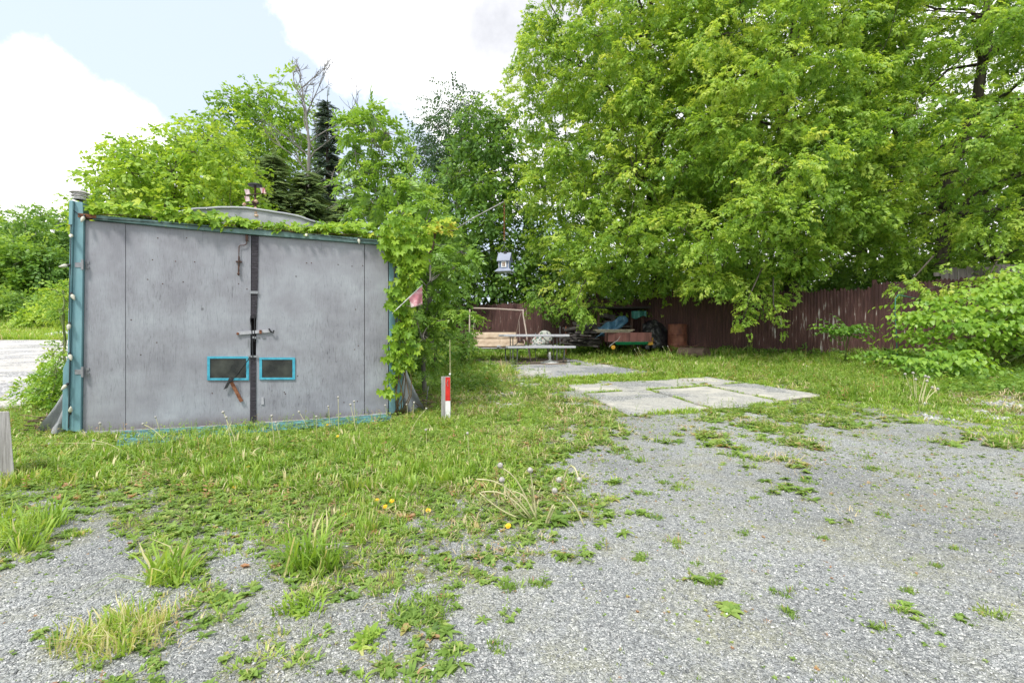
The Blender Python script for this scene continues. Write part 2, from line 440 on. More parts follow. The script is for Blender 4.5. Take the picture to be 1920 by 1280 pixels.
T_NEED = [spray_needle() for _ in range(5)]
T_TUFT = [tuft(int(rv(9, 15)), rv(.08, .13), .045, rv(.4, .9)) for _ in range(12)]
T_SHORT = [tuft(10, .05, .04, 1.1, .004) for _ in range(8)]
T_ROS = [rosette(int(rv(6, 11)), rv(.06, .10), rv(.2, .4)) for _ in range(8)]
T_CLOV = [rosette(int(rv(7, 12)), rv(.025, .04), .55, .9) for _ in range(6)]
T_SPRIG = [sprig(rv(.05, .12), int(rv(6, 11)), rv(.018, .032)) for _ in range(8)]
ZUP = np.array([0, 0, 1.0])
def upright(n, tilt=.15):
    a = rng.uniform(0, 2*np.pi, n)
    x = np.stack([np.cos(a), np.sin(a), rng.normal(0, tilt, n)], 1); return rot_from(x, np.tile(ZUP, (n, 1)) + rng.normal(0, tilt, (n, 3)))

# ------------------------------------------------------------------ setting: ground, road, slabs
def axis(n, a, span, c=0.0):
    t = np.linspace(-1, 1, n); return c + np.sinh(a*t)/np.sinh(a)*span
xs = axis(480, 6.2, 160, 0.0); ys = axis(480, 6.2, 160, 3.0)
gx, gy = np.meshgrid(xs, ys); gxf, gyf = gx.ravel(), gy.ravel(); gz = terrain(gxf, gyf)
nx, ny = len(xs), len(ys); ii = (np.arange(ny-1)[:, None]*nx + np.arange(nx-1)[None]).ravel()
gq = np.stack([ii, ii+1, ii+1+nx, ii+nx], 1)
gveg = veg(gxf, gyf, gz)
gfar = np.clip((np.abs(gyf-3) + np.abs(gxf) - 22)/10, 0, 1)
gveg = np.maximum(gveg, gfar)

def make_ground_mat():
    m_, nd, ln, p = new_mat('gravel_and_soil')
    t = nd.new('ShaderNodeTexCoord')
    v = nd.new('ShaderNodeTexVoronoi'); v.inputs['Scale'].default_value = 185; v.inputs['Randomness'].default_value = 1
    v2 = nd.new('ShaderNodeTexVoronoi'); v2.inputs['Scale'].default_value = 38
    wn_ = nd.new('ShaderNodeTexNoise'); wn_.inputs['Scale'].default_value = 60; wn_.inputs['Detail'].default_value = 3
    ln.new(t.outputs['Object'], wn_.inputs['Vector'])
    add = nd.new('ShaderNodeMix'); add.data_type = 'VECTOR'; add.inputs[0].default_value = .02
    ln.new(t.outputs['Object'], add.inputs[4]); ln.new(wn_.outputs[1], add.inputs[5])
    ln.new(add.outputs[1], v.inputs['Vector']); ln.new(add.outputs[1], v2.inputs['Vector'])
    sp = nd.new('ShaderNodeSeparateColor'); ln.new(v.outputs['Color'], sp.inputs[0])
    r = ramp(nd, [(0, (.15, .155, .155)), (.3, (.245, .255, .255)), (.6, (.325, .335, .33)), (.85, (.41, .415, .40)), (1, (.60, .60, .57))])
    ln.new(sp.outputs[0], r.inputs[0])
    hs = nd.new('ShaderNodeHueSaturation'); ln.new(r.outputs[0], hs.inputs['Color'])
    sp2 = nd.new('ShaderNodeMapRange'); ln.new(sp.outputs[1], sp2.inputs[0]); sp2.inputs[3].default_value = .44; sp2.inputs[4].default_value = .56
    ln.new(sp2.outputs[0], hs.inputs['Hue'])
    # bigger pale stones
    s2 = nd.new('ShaderNodeSeparateColor'); ln.new(v2.outputs['Color'], s2.inputs[0])
    big = nd.new('ShaderNodeMath'); big.operation = 'GREATER_THAN'; ln.new(s2.outputs[0], big.inputs[0]); big.inputs[1].default_value = .96
    ds = nd.new('ShaderNodeMath'); ds.operation = 'LESS_THAN'; ln.new(v2.outputs['Distance'], ds.inputs[0]); ds.inputs[1].default_value = .36
    bm = nd.new('ShaderNodeMath'); bm.operation = 'MULTIPLY'; ln.new(big.outputs[0], bm.inputs[0]); ln.new(ds.outputs[0], bm.inputs[1])
    mb = nd.new('ShaderNodeMix'); mb.data_type = 'RGBA'; ln.new(bm.outputs[0], mb.inputs[0]); ln.new(hs.outputs[0], mb.inputs[6]); mb.inputs[7].default_value = (.44, .44, .42, 1)
    # broad patches: dusty pale, dark damp, faint yellow-green film of moss
    pn = nd.new('ShaderNodeTexNoise'); pn.inputs['Scale'].default_value = .6; pn.inputs['Detail'].default_value = 10; pn.inputs['Roughness'].default_value = .65; ln.new(t.outputs['Object'], pn.inputs['Vector'])
    pr = nd.new('ShaderNodeMapRange'); ln.new(pn.outputs[0], pr.inputs[0]); pr.inputs[1].default_value = .3; pr.inputs[2].default_value = .7; pr.inputs[3].default_value = .70; pr.inputs[4].default_value = 1.45
    mul = nd.new('ShaderNodeVectorMath'); mul.operation = 'SCALE'; ln.new(mb.outputs[2], mul.inputs[0]); ln.new(pr.outputs[0], mul.inputs[3])
    mn = nd.new('ShaderNodeTexNoise'); mn.inputs['Scale'].default_value = 2.3; mn.inputs['Detail'].default_value = 10; mn.inputs['Roughness'].default_value = .75; ln.new(t.outputs['Object'], mn.inputs['Vector'])
    mnr = nd.new('ShaderNodeMapRange'); ln.new(mn.outputs[0], mnr.inputs[0]); mnr.inputs[1].default_value = .47; mnr.inputs[2].default_value = .66; mnr.inputs[4].default_value = .55
    mm = nd.new('ShaderNodeMix'); mm.data_type = 'RGBA'; ln.new(mnr.outputs[0], mm.inputs[0]); ln.new(mul.outputs[0], mm.inputs[6]); mm.inputs[7].default_value = (.34, .33, .19, 1)
    # soil and thatch under the plants
    sn = nd.new('ShaderNodeTexNoise'); sn.inputs['Scale'].default_value = 45; sn.inputs['Detail'].default_value = 6; ln.new(t.outputs['Object'], sn.inputs['Vector'])
    sr = ramp(nd, [(.3, (.07, .065, .035)), (.45, (.13, .14, .05)), (.56, (.22, .20, .11)), (.66, (.20, .24, .07)), (.78, (.34, .31, .21))]); ln.new(sn.outputs[0], sr.inputs[0])
    a = nd.new('ShaderNodeAttribute'); a.attribute_name = 'veg'
    am = nd.new('ShaderNodeMath'); am.operation = 'MULTIPLY_ADD'; ln.new(sn.outputs[0], am.inputs[0]); am.inputs[1].default_value = 1.2; ln.new(a.outputs['Fac'], am.inputs[2])
    ar = nd.new('ShaderNodeMapRange'); ln.new(am.outputs[0], ar.inputs[0]); ar.inputs[1].default_value = .85; ar.inputs[2].default_value = 1.3
    fm = nd.new('ShaderNodeMix'); fm.data_type = 'RGBA'; ln.new(ar.outputs[0], fm.inputs[0]); ln.new(mm.outputs[2], fm.inputs[6]); ln.new(sr.outputs[0], fm.inputs[7])
    ln.new(fm.outputs[2], p.inputs['Base Color']); p.inputs['Roughness'].default_value = .85; p.inputs['Specular IOR Level'].default_value = .25
    b = nd.new('ShaderNodeBump'); b.inputs['Strength'].default_value = 1.0; b.inputs['Distance'].default_value = .007; b.invert = True
    ln.new(v.outputs['Distance'], b.inputs['Height'])
    b2 = nd.new('ShaderNodeBump'); b2.inputs['Strength'].default_value = .35; b2.inputs['Distance'].default_value = .02
    ln.new(sn.outputs[0], b2.inputs['Height']); ln.new(b.outputs[0], b2.inputs['Normal']); ln.new(b2.outputs[0], p.inputs['Normal'])
    return m_
M_ground = make_ground_mat()
g = build_np('ground', np.stack([gxf, gyf, gz], 1), gq, None, None, M_ground, None, True, {'veg': gveg})
tag(g, 'grey gravel yard with soil under the grass', kind='structure')

def make_slab_mat(name, base, scale=90):
    m_, nd, ln, p = new_mat(name)
    t = nd.new('ShaderNodeTexCoord')
    n = nd.new('ShaderNodeTexNoise'); n.inputs['Scale'].default_value = .75; n.inputs['Detail'].default_value = 10; n.inputs['Roughness'].default_value = .62; ln.new(t.outputs['Object'], n.inputs['Vector'])
    v = nd.new('ShaderNodeTexVoronoi'); v.inputs['Scale'].default_value = scale; ln.new(t.outputs['Object'], v.inputs['Vector'])
    sp = nd.new('ShaderNodeSeparateColor'); ln.new(v.outputs['Color'], sp.inputs[0])
    r1 = ramp(nd, [(.15, tuple(c*.35 for c in base)), (.5, tuple(c*.75 for c in base)), (.9, tuple(min(1, c*1.35) for c in base))]); ln.new(sp.outputs[0], r1.inputs[0])
    r2 = ramp(nd, [(.46, (0, 0, 0)), (.50, (.6, .6, .6)), (.53, (.3, .3, .3)), (.60, (1, 1, 1))]); ln.new(n.outputs[0], r2.inputs[0])
    mx = nd.new('ShaderNodeMix'); mx.data_type = 'RGBA'; ln.new(r2.outputs[0], mx.inputs[0]); ln.new(r1.outputs[0], mx.inputs[6]); mx.inputs[7].default_value = (*[min(1, c*1.35) for c in base], 1)
    mx.inputs[7].default_value = (base[0]*1.5, base[1]*1.42, base[2]*1.28, 1)
    ln.new(mx.outputs[2], p.inputs['Base Color']); p.inputs['Roughness'].default_value = .9
    b = nd.new('ShaderNodeBump'); b.inputs['Strength'].default_value = .5; b.inputs['Distance'].default_value = .004; ln.new(v.outputs['Distance'], b.inputs['Height']); ln.new(b.outputs[0], p.inputs['Normal'])
    return m_
M_slab = make_slab_mat('worn_concrete', (.31, .31, .30))
M_pad = make_slab_mat('crushed_stone', (.27, .275, .29), 60)
M_road = make_slab_mat('pale_asphalt', (.42, .41, .41), 40)

def drape(name, corners, mat, lift, nu=24, nv=24, thick=.05, wob=.02, label=None, kind='structure', seed=0):
    """a four-cornered sheet laid over the terrain, with a small real edge"""
    c = [Vector(k) for k in corners]; V = []
    for j in range(nv+1):
        for i in range(nu+1):
            u, v = i/nu, j/nv
            q = (c[0]*(1-u)+c[1]*u)*(1-v) + (c[3]*(1-u)+c[2]*u)*v
            V.append((q.x + wob*(fbm(q.x*3, q.y*3, seed+1)-.5)*2, q.y + wob*(fbm(q.x*3, q.y*3, seed+2)-.5)*2))
    V = np.array(V); z = terrain(V[:, 0], V[:, 1]) + lift
    top = np.column_stack([V, z]); n = nu+1
    Q = [(j*n+i, j*n+i+1, (j+1)*n+i+1, (j+1)*n+i) for j in range(nv) for i in range(nu)]
    ring = [i for i in range(n)] + [j*n+nu for j in range(1, nv+1)] + [nv*n+i for i in range(nu-1, -1, -1)] + [j*n for j in range(nv-1, 0, -1)]
    low = top[ring] - [0, 0, thick+lift]; b = len(top); m_ = len(ring)
    Q += [(ring[k], b+k, b+(k+1) % m_, ring[(k+1) % m_]) for k in range(m_)]
    o = build_np(name, np.vstack([top, low]), np.array(Q), None, None, mat, None, False)
    return tag(o, label, None, None, kind)
def gp(px, py): return G(px, py)
# far pad under the picnic table, then the concrete slabs nearer by
drape('gravel_pad', [gp(1052, 716), gp(1250, 702), gp(1062, 672), gp(866, 674)], M_pad, .014, 40, 30, wob=.07, label='grey crushed stone pad under the picnic table', seed=3)
A_, B_, Cc, D_ = gp(1062, 722), gp(1325, 708), gp(1562, 748), gp(1178, 779)
drape('soil', [D_, Cc, B_, A_], mat_simple('dark_joint_soil', [(.3, (.05, .045, .03)), (.7, (.12, .12, .05))], 30, .95), .006, 24, 24, wob=.0, label='dark soil in the joints between the slabs', seed=9)
def sl_(u, v): return (A_*(1-u)+B_*u)*(1-v) + (D_*(1-u)+Cc*u)*v
def slabq(u0, v0, u1, v1, k):
    drape('concrete_slab', [sl_(u0, v1), sl_(u1, v1), sl_(u1, v0), sl_(u0, v0)], M_slab, .022+.003*k, 40, 30, wob=.035, label='worn pale concrete slab', seed=10+k)
g_ = .016
slabq(0, 0, 1, .40-g_, 0)
slabq(0, .40+g_, .36-g_, 1, 2); slabq(.36+g_, .40+g_, .73-g_, 1, 1); slabq(.73+g_, .40+g_, 1, .93, 3)
drape('bare_soil', [gp(930, 684), gp(1065, 684), gp(1058, 669), gp(880, 670)], mat_simple('brown_soil', [(.3, (.10, .075, .055)), (.6, (.19, .15, .12)), (.8, (.25, .22, .17))], 6, .95, bump=.4), .020, 24, 10, wob=.12, label='brown soil washed over the back of the pad', seed=31)
# road on the left
drape('road', [(-5.9, 5.2, 0), (-26, 5.2, 0), (-52, 26.5, 0), (-8.5, 26.5, 0)], M_road, .02, 60, 60, wob=.25, label='pale worn asphalt road beside the yard', seed=20)

# ------------------------------------------------------------------ plants on the ground
GREEN = [(0, (.08, .14, .02)), (.3, (.19, .33, .045)), (.55, (.30, .45, .07)), (.72, (.40, .50, .11)), (.88, (.58, .54, .26)), (1, (.60, .55, .32))]
M_grass = mat_leaf('grass_blade', GREEN, .4, .45)
M_weed = mat_leaf('weed_leaf', [(0, (.08, .15, .03)), (.4, (.19, .31, .06)), (.7, (.32, .42, .11)), (.9, (.42, .30, .14)), (1, (.45, .26, .15))], .35)
M_stone = None
SHED_A, SHED_B = Vector((-3.734, 4.077, 0)), Vector((-1.321, 5.01, 0))
SUX = (SHED_B-SHED_A).normalized(); SV = Vector((-SUX.y, SUX.x, 0))       # along the doors; into the shed
def shed_uv(x, y): return (x-SHED_A.x)*SUX.x+(y-SHED_A.y)*SUX.y, (x-SHED_A.x)*SV.x+(y-SHED_A.y)*SV.y
def inquad(x, y, c):
    r = np.ones(np.shape(x), bool)
    for i in range(4):
        a, b = c[i], c[(i+1) % 4]; r &= ((b[0]-a[0])*(y-a[1]) - (b[1]-a[1])*(x-a[0])) < 0.0
    return r
SLABQ = [A_, B_, Cc, D_]; PADQ = [gp(866, 674), gp(1062, 672), gp(1245, 701), gp(1045, 715)]
PADQ = [q*1.0 for q in PADQ]
def keep_off(x, y):
    u, v = shed_uv(x, y); bad = (u > -.1) & (u < 2.65) & (v > -.02) & (v < 3.9)
    q = inquad(x, y, SLABQ)
    bad |= q & (rng.uniform(0, 1, len(x)) > .05)
    bad |= inquad(x, y, PADQ) & (rng.uniform(0, 1, len(x)) > .04 + .5*(fbm(x*1.5, y*1.5, 66, 3) > .6))
    bad |= (u > .15) & (u < 2.5) & (v > -.26) & (v < 0) & (rng.uniform(0, 1, len(x)) > .22)
    bad |= (x < -8.8-(26.5-y)*.0) & (y > 6) & (y < 26) & (x < -5.9-(y-5.2)*.12)
    return bad
def sample(x0, x1, y0, y1, dens, thr=.0, frust=True):
    n = int((x1-x0)*(y1-y0)*dens); x = rng.uniform(x0, x1, n); y = rng.uniform(y0, y1, n)
    if frust:
        k = np.abs(x) < 1.25*np.abs(y)+1.2; x, y = x[k], y[k]
    z = terrain(x, y); d = veg(x, y, z); k = (rng.uniform(0, 1, len(x)) < d) & (d > thr) & ~keep_off(x, y)
    return x[k], y[k], z[k], d[k]
def dens_tint(x, y): return .42 + .30*(fbm(x*.9, y*.9, 77)-.5) + .22*(fbm(x*5, y*5, 78)-.5)
S = Scatter()
for (x0, x1, y0, y1, dn, sc, wsc) in ((-6, 6, .4, 2.6, 620, .55, 1), (-9, 7, 2.6, 6.2, 470, .95, 1.0), (-9, 12, 6.2, 10, 190, 1.25, 1.4), (-12, 17, 10, 21, 85, 1.7, 1.9)):
    x, y, z, d = sample(x0, x1, y0, y1, dn, .16)
    n = len(x)
    # taller where the mower cannot reach: along the shed and the fence
    u, v = shed_uv(x, y); near = np.exp(-np.abs(v+.1)*3.0)*((u > -.4) & (u < 3.2))
    sd = 14.55 - (.512*x + .859*y); fen = np.exp(-np.abs(sd)/1.0)
    hp = .55 + 1.1*fbm(x*1.7, y*1.7, 41, 3)**2*1.6
    h = sc*(.20 + .44*d**1.5)*hp*(1 - .35*near + .9*fen)*np.where(y < 6.2, .82, 1)*rng.uniform(.55, 1.4, n)
    Sx = np.stack([sc*wsc**.5*rng.uniform(.8, 1.2, n)]*2 + [h], 1)
    R_ = upright(n, .12)
    S.put(T_TUFT, np.stack([x, y, z], 1), R_, Sx, dens_tint(x, y) + rng.normal(0, .08, n) + .14*(1-d) + .30*(rng.uniform(0, 1, n) < .10))
    print('tufts', n)
tag(S.build('grass', M_grass), 'bright green grass spreading over the gravel', 'grass', kind='stuff')
# grass bank beyond the road
S = Scatter()
n = 26000; x = rng.uniform(-75, -9, n); y = rng.uniform(26.5, 58, n); k = (np.abs(x) < 1.35*y); x, y = x[k], y[k]; z = terrain(x, y); n = len(x)
S.put(T_TUFT, np.stack([x, y, z], 1), upright(n), np.stack([np.full(n, 5.0)]*2+[rng.uniform(2, 4.5, n)], 1), .5+.35*(fbm(x*.2, y*.2, 5)-.5)+rng.normal(0, .06, n))
tag(S.build('bank_grass', M_grass), 'tall grass on the bank beyond the road', 'grass', kind='stuff')
# low broad-leaved weeds, thickest along the edges of the grass, thin over the gravel
S = Scatter()
def scatter_weeds(tm, x0, x1, y0, y1, dens, lo, hi, sc, bias=.0, tint=.4, clump=None):
    n = int((x1-x0)*(y1-y0)*dens); x = rng.uniform(x0, x1, n); y = rng.uniform(y0, y1, n)
    k = np.abs(x) < 1.25*np.abs(y)+1.2; x, y = x[k], y[k]; z = terrain(x, y); d = veg(x, y, z)
    k = (d >= lo) & (d <= hi) & ~keep_off(x, y)
    if clump: k &= fbm(x*clump[0], y*clump[0], 55, 3) > clump[1]
    x, y, z, d = x[k], y[k], z[k], d[k]; n = len(x)
    nearw = .55 + .45*sstep(1.6, 3.4, y)
    if n: S.put(tm, np.stack([x, y, z], 1), upright(n, .1), sc*nearw*rng.uniform(.5, 1.35, n), tint + rng.normal(0, .13, n) + .45*(rng.uniform(0, 1, n) < .07))
    print('weeds', n)
scatter_weeds(T_CLOV, -6, 4, .6, 6, 420, .12, 1, 1.15, tint=.42)
scatter_weeds(T_ROS, -6, 4, .6, 6, 110, .15, 1, .9, tint=.42)
scatter_weeds(T_SPRIG, -6, 4, .6, 6.5, 230, .15, 1, 1.0, tint=.5)
scatter_weeds(T_ROS, -8, 12, 6, 13, 28, .3, 1, 1.7, tint=.40)
scatter_weeds(T_SPRIG, -8, 12, 6, 14, 40, .3, 1, 2.2, tint=.40)
scatter_weeds(T_CLOV, -4, 8, .8, 7.5, 260, 0, .2, .36, tint=.55, clump=(1.3, .50))
scatter_weeds(T_CLOV, -4, 9, .8, 8, 34, 0, .2, .45, tint=.5)
scatter_weeds(T_SPRIG, -3, 8, .8, 7.5, 26, 0, .2, .38, tint=.55, clump=(1.7, .5))
scatter_weeds(T_SHORT, -4, 8, .8, 7.5, 120, 0, .3, .38, tint=.6, clump=(1.7, .50))
scatter_weeds(T_ROS, -4, 8, .8, 7.5, 6, 0, .3, .32, tint=.5)
tag(S.build('ground_cover', M_weed), 'clover, plantain and small weeds in the gravel', 'weeds', kind='stuff')

def line_tufts(a, b, n, w, sc):
    a, b = np.array(a[:2]), np.array(b[:2]); f = rng.uniform(0, 1, n); f = f[fbm(f*9, f*0+a[0], 12, 2) > .42]; n = len(f)
    q = a + (b-a)*f[:, None] + rng.normal(0, w, (n, 2)); z = terrain(q[:, 0], q[:, 1])
    return np.column_stack([q, z+.012]), sc*rng.uniform(.5, 1.3, n)
S = Scatter()
jl = [(sl_(0, .40), sl_(1, .40), 330, .02, 1.0), (sl_(.36, .40), sl_(.36, 1), 120, .02, .8), (sl_(.73, .40), sl_(.73, .93), 70, .02, .8), (sl_(0, 0), sl_(.95, -.02), 700, .07, 1.5), (gp(1030, 716), gp(1250, 705), 700, .14, 1.9), (sl_(.1, 1.02), sl_(1, 1.0), 300, .05, 1.0)]
for a, b, n_, w_, s_ in jl:
    p_, q_ = line_tufts(a, b, n_, w_, s_); S.put(T_SHORT, p_, upright(len(p_), .2), q_, .5+rng.normal(0, .1, len(p_)))
tag(S.build('joint_grass', M_grass), 'short grass growing along the joints and edges of the slabs', 'grass', kind='stuff')

# dry thatch lying in and around the grass
S = Scatter()
T_THATCH = [tuft(14, .05, .09, 2.6, .0025, .9) for _ in range(6)]
for x0, x1, y0, y1, dn, sc_ in ((-6, 4, .8, 5, 70, 1.0), (-6, 9, 5, 11, 22, 1.8)):
    n = int((x1-x0)*(y1-y0)*dn); x = rng.uniform(x0, x1, n); y = rng.uniform(y0, y1, n); k = np.abs(x) < 1.25*y+1.2; x, y = x[k], y[k]
    z = terrain(x, y); d = veg(x, y, z); k = (d > .08) & (d < .95) & ~keep_off(x, y) & (fbm(x*1.3, y*1.3, 71, 3) > .47); x, y, z = x[k], y[k], z[k]; n = len(x)
    S.put(T_THATCH, np.stack([x, y, z+.012], 1), upright(n, .1), sc_*(.5+.5*sstep(1.4, 3.2, y))*rng.uniform(.5, 1.3, n), .15+rng.normal(0, .1, n)+.1)
M_thatch = mat_leaf('dead_grass', [(0, (.12, .08, .04)), (.4, (.28, .21, .11)), (1, (.48, .41, .24))], .15, .8)
tag(S.build('thatch', M_thatch), 'dry brown thatch lying between the living grass', 'dead grass', kind='stuff')

# loose stones near the camera
def stone():
    t = Tmpl(); P = [(1,0,0),(-1,0,0),(0,1,0),(0,-1,0),(0,0,.7),(0,0,-.5)]
    P = [tuple(c*rv(.55, 1.1) for c in (p[0]+rv(-.3, .3), p[1]+rv(-.3, .3), p[2]+rv(-.15, .15))) for p in P]
    t.v = P; t.w = [0]*6; t.t = [(4,0,2),(4,2,1),(4,1,3),(4,3,0),(5,2,0),(5,1,2),(5,3,1),(5,0,3)]
    return t.arr()
T_STONE = [stone() for _ in range(12)]
def mat_pebble(name, stops):
    m_, nd, ln, p = new_mat(name); a = nd.new('ShaderNodeAttribute'); a.attribute_name = 'tint'
    r = ramp(nd, stops); ln.new(a.outputs['Fac'], r.inputs[0]); ln.new(r.outputs[0], p.inputs['Base Color']); p.inputs['Roughness'].default_value = .8
    return m_
M_stone = mat_pebble('crushed_stone_chips', [(0, (.12, .125, .125)), (.35, (.23, .24, .24)), (.7, (.35, .355, .35)), (.92, (.46, .46, .44)), (1, (.64, .64, .61))])
def stones(name, label, x, y, s0, s1, mat, tmin=0):
    z = terrain(x, y); n = len(x); S_ = Scatter()
    s = rng.uniform(s0, s1, n)*np.where(rng.uniform(0, 1, n) > .93, 1.6, 1)
    a = rng.uniform(0, 6.28, n); X = np.stack([np.cos(a), np.sin(a), rng.normal(0, .2, n)], 1)
    S_.put(T_STONE, np.stack([x, y, z+s*.12], 1), rot_from(X, np.tile(ZUP, (n, 1))+rng.normal(0, .25, (n, 3))), s, tmin+(1-tmin)*rng.uniform(0, 1, n))
    return tag(S_.build(name, mat), label, 'gravel', kind='stuff')
n = 110000; y = .7 + 4.2*rng.uniform(0, 1, n)**1.1; x = rng.uniform(-1.3, 1.3, n)*(y+.4)
k = (veg(x, y) < .6); stones('gravel', 'loose grey gravel chips', x[k], y[k], .0026, .0058, M_stone)
# pale rubble beside the slabs and under the knotweed
xs_, ys_ = [], []
for (px0, px1, py0, py1, n) in ((830, 985, 700, 766, 3600), (1730, 1960, 742, 788, 1700), (800, 900, 680, 730, 500)):
    for _ in range(n):
        q = G(rv(px0, px1), rv(py0, py1))
        if fbm(q.x*2.2, q.y*2.2, 91, 3) > .47: xs_.append(q.x); ys_.append(q.y)
stones('rubble', 'pale broken stones lying in the grass', np.array(xs_), np.array(ys_), .012, .034, M_stone, .3)

# ------------------------------------------------------------------ materials of built things
def make_ply():
    m_, nd, ln, p = new_mat('weathered_grey_plywood')
    t = nd.new('ShaderNodeTexCoord'); mp = nd.new('ShaderNodeMapping')
    mp.inputs['Rotation'].default_value = (0, 0, -math.atan2(SUX.y, SUX.x)); ln.new(t.outputs['Object'], mp.inputs[0])
    st = nd.new('ShaderNodeMapping'); st.inputs['Scale'].default_value = (9, 1, 1.0); ln.new(mp.outputs[0], st.inputs[0])
    dn = nd.new('ShaderNodeTexNoise'); dn.inputs['Scale'].default_value = 1.3; dn.inputs['Detail'].default_value = 3; ln.new(st.outputs[0], dn.inputs['Vector'])
    ad = nd.new('ShaderNodeMix'); ad.data_type = 'VECTOR'; ad.inputs[0].default_value = .16; ln.new(st.outputs[0], ad.inputs[4]); ln.new(dn.outputs[1], ad.inputs[5])
    w = nd.new('ShaderNodeTexNoise'); w.inputs['Scale'].default_value = 6; w.inputs['Detail'].default_value = 8; w.inputs['Roughness'].default_value = .72; w.inputs['Distortion'].default_value = 2.6
    ln.new(ad.outputs[1], w.inputs['Vector'])
    n = nd.new('ShaderNodeTexNoise'); n.inputs['Scale'].default_value = 2.6; n.inputs['Detail'].default_value = 9; n.inputs['Roughness'].default_value = .6; ln.new(mp.outputs[0], n.inputs['Vector'])
    r = ramp(nd, [(.28, (.20, .20, .225)), (.46, (.265, .267, .295)), (.58, (.305, .315, .345)), (.76, (.37, .39, .42))]); ln.new(n.outputs[0], r.inputs[0])
    r2 = ramp(nd, [(.30, (.10, .10, .115)), (.43, (.80, .80, .80)), (.6, (1, 1, 1))]); ln.new(w.outputs[0], r2.inputs[0])
    n3 = nd.new('ShaderNodeTexNoise'); n3.inputs['Scale'].default_value = .9; n3.inputs['Detail'].default_value = 4; ln.new(mp.outputs[0], n3.inputs['Vector'])
    r3 = nd.new('ShaderNodeMapRange'); ln.new(n3.outputs[0], r3.inputs[0]); r3.inputs[1].default_value = .38; r3.inputs[2].default_value = .62; r3.inputs[3].default_value = .25; r3.inputs[4].default_value = .85
    mx = nd.new('ShaderNodeMix'); mx.data_type = 'RGBA'; mx.blend_type = 'MULTIPLY'; ln.new(r3.outputs[0], mx.inputs[0]); ln.new(r.outputs[0], mx.inputs[6]); ln.new(r2.outputs[0], mx.inputs[7])
    # scattered knots
    kp = nd.new('ShaderNodeMapping'); kp.inputs['Scale'].default_value = (5.2, .01, 4.2); ln.new(mp.outputs[0], kp.inputs[0])
    kv = nd.new('ShaderNodeTexVoronoi'); kv.inputs['Scale'].default_value = 1; ln.new(kp.outputs[0], kv.inputs['Vector'])
    kr = ramp(nd, [(.018, (.22, .21, .21)), (.04, (.75, .75, .75)), (.055, (.5, .5, .5)), (.075, (1, 1, 1))]); ln.new(kv.outputs['Distance'], kr.inputs[0])
    sc_ = nd.new('ShaderNodeSeparateColor'); ln.new(kv.outputs['Color'], sc_.inputs[0])
    gt = nd.new('ShaderNodeMath'); gt.operation = 'GREATER_THAN'; gt.inputs[1].default_value = .55; ln.new(sc_.outputs[0], gt.inputs[0])
    km = nd.new('ShaderNodeMix'); km.data_type = 'RGBA'; km.blend_type = 'MULTIPLY'; ln.new(gt.outputs[0], km.inputs[0]); ln.new(mx.outputs[2], km.inputs[6]); ln.new(kr.outputs[0], km.inputs[7])
    # mildew and splashes along the bottom edge (height in metres)
    sz = nd.new('ShaderNodeSeparateXYZ'); ln.new(t.outputs['Object'], sz.inputs[0])
    bz = nd.new('ShaderNodeMapRange'); ln.new(sz.outputs[2], bz.inputs[0]); bz.inputs[1].default_value = .22; bz.inputs[2].default_value = .03
    bn = nd.new('ShaderNodeMath'); bn.operation = 'MULTIPLY'; ln.new(bz.outputs[0], bn.inputs[0]); ln.new(w.outputs[0], bn.inputs[1])
    bg_ = nd.new('ShaderNodeMapRange'); ln.new(bn.outputs[0], bg_.inputs[0]); bg_.inputs[1].default_value = .3; bg_.inputs[2].default_value = .55; bg_.inputs[4].default_value = .7
    fm = nd.new('ShaderNodeMix'); fm.data_type = 'RGBA'; ln.new(bg_.outputs[0], fm.inputs[0]); ln.new(km.outputs[2], fm.inputs[6]); fm.inputs[7].default_value = (.12, .10, .10, 1)
    ln.new(fm.outputs[2], p.inputs['Base Color']); p.inputs['Roughness'].default_value = .62; p.inputs['Specular IOR Level'].default_value = .3
    b = nd.new('ShaderNodeBump'); b.inputs['Strength'].default_value = .35; b.inputs['Distance'].default_value = .004; ln.new(w.outputs[0], b.inputs['Height']); ln.new(b.outputs[0], p.inputs['Normal'])
    return m_
M_ply = make_ply()
M_teal = mat_simple('weathered_teal_paint', [(.3, (.10, .20, .23)), (.5, (.145, .285, .32)), (.68, (.20, .35, .38)), (.8, (.30, .36, .36))], 7, .5, bump=.15, stretch=(1, 1, .35))
M_tealbeam = mat_simple('dull_green_beam_paint', [(.3, (.06, .12, .115)), (.5, (.11, .19, .18)), (.75, (.19, .27, .26))], 9, .5, bump=.15)
M_bright = mat_simple('bright_blue_trim_paint', [(.3, (.035, .25, .36)), (.6, (.06, .36, .48)), (.8, (.2, .42, .48))], 25, .45, bump=.1)
M_rubber = mat_simple('black_ribbed_rubber', [(.3, (.018, .016, .020)), (.6, (.045, .04, .05)), (.8, (.10, .09, .11))], 60, .8, bump=.9, stretch=(.3, .3, 2.5), dist=.01)
M_galv = mat_simple('dull_galvanised_steel', [(.3, (.18, .185, .195)), (.7, (.33, .34, .355))], 30, .45, .4, bump=.1)
M_strip = mat_simple('pale_grey_strip', [(.3, (.28, .28, .30)), (.7, (.45, .45, .48))], 14, .5, bump=.1)
M_rust = mat_simple('rusted_steel', [(.3, (.07, .025, .012)), (.5, (.20, .075, .035)), (.7, (.32, .15, .08))], 40, .8, .2, bump=.5)
M_darkrust = mat_simple('dark_rusted_iron', [(.3, (.03, .02, .018)), (.6, (.10, .05, .035)), (.8, (.17, .10, .07))], 40, .7, .3, bump=.4)
M_black = mat_simple('black_plastic', [(.3, (.012, .012, .014)), (.7, (.03, .03, .034))], 30, .5, bump=.1)
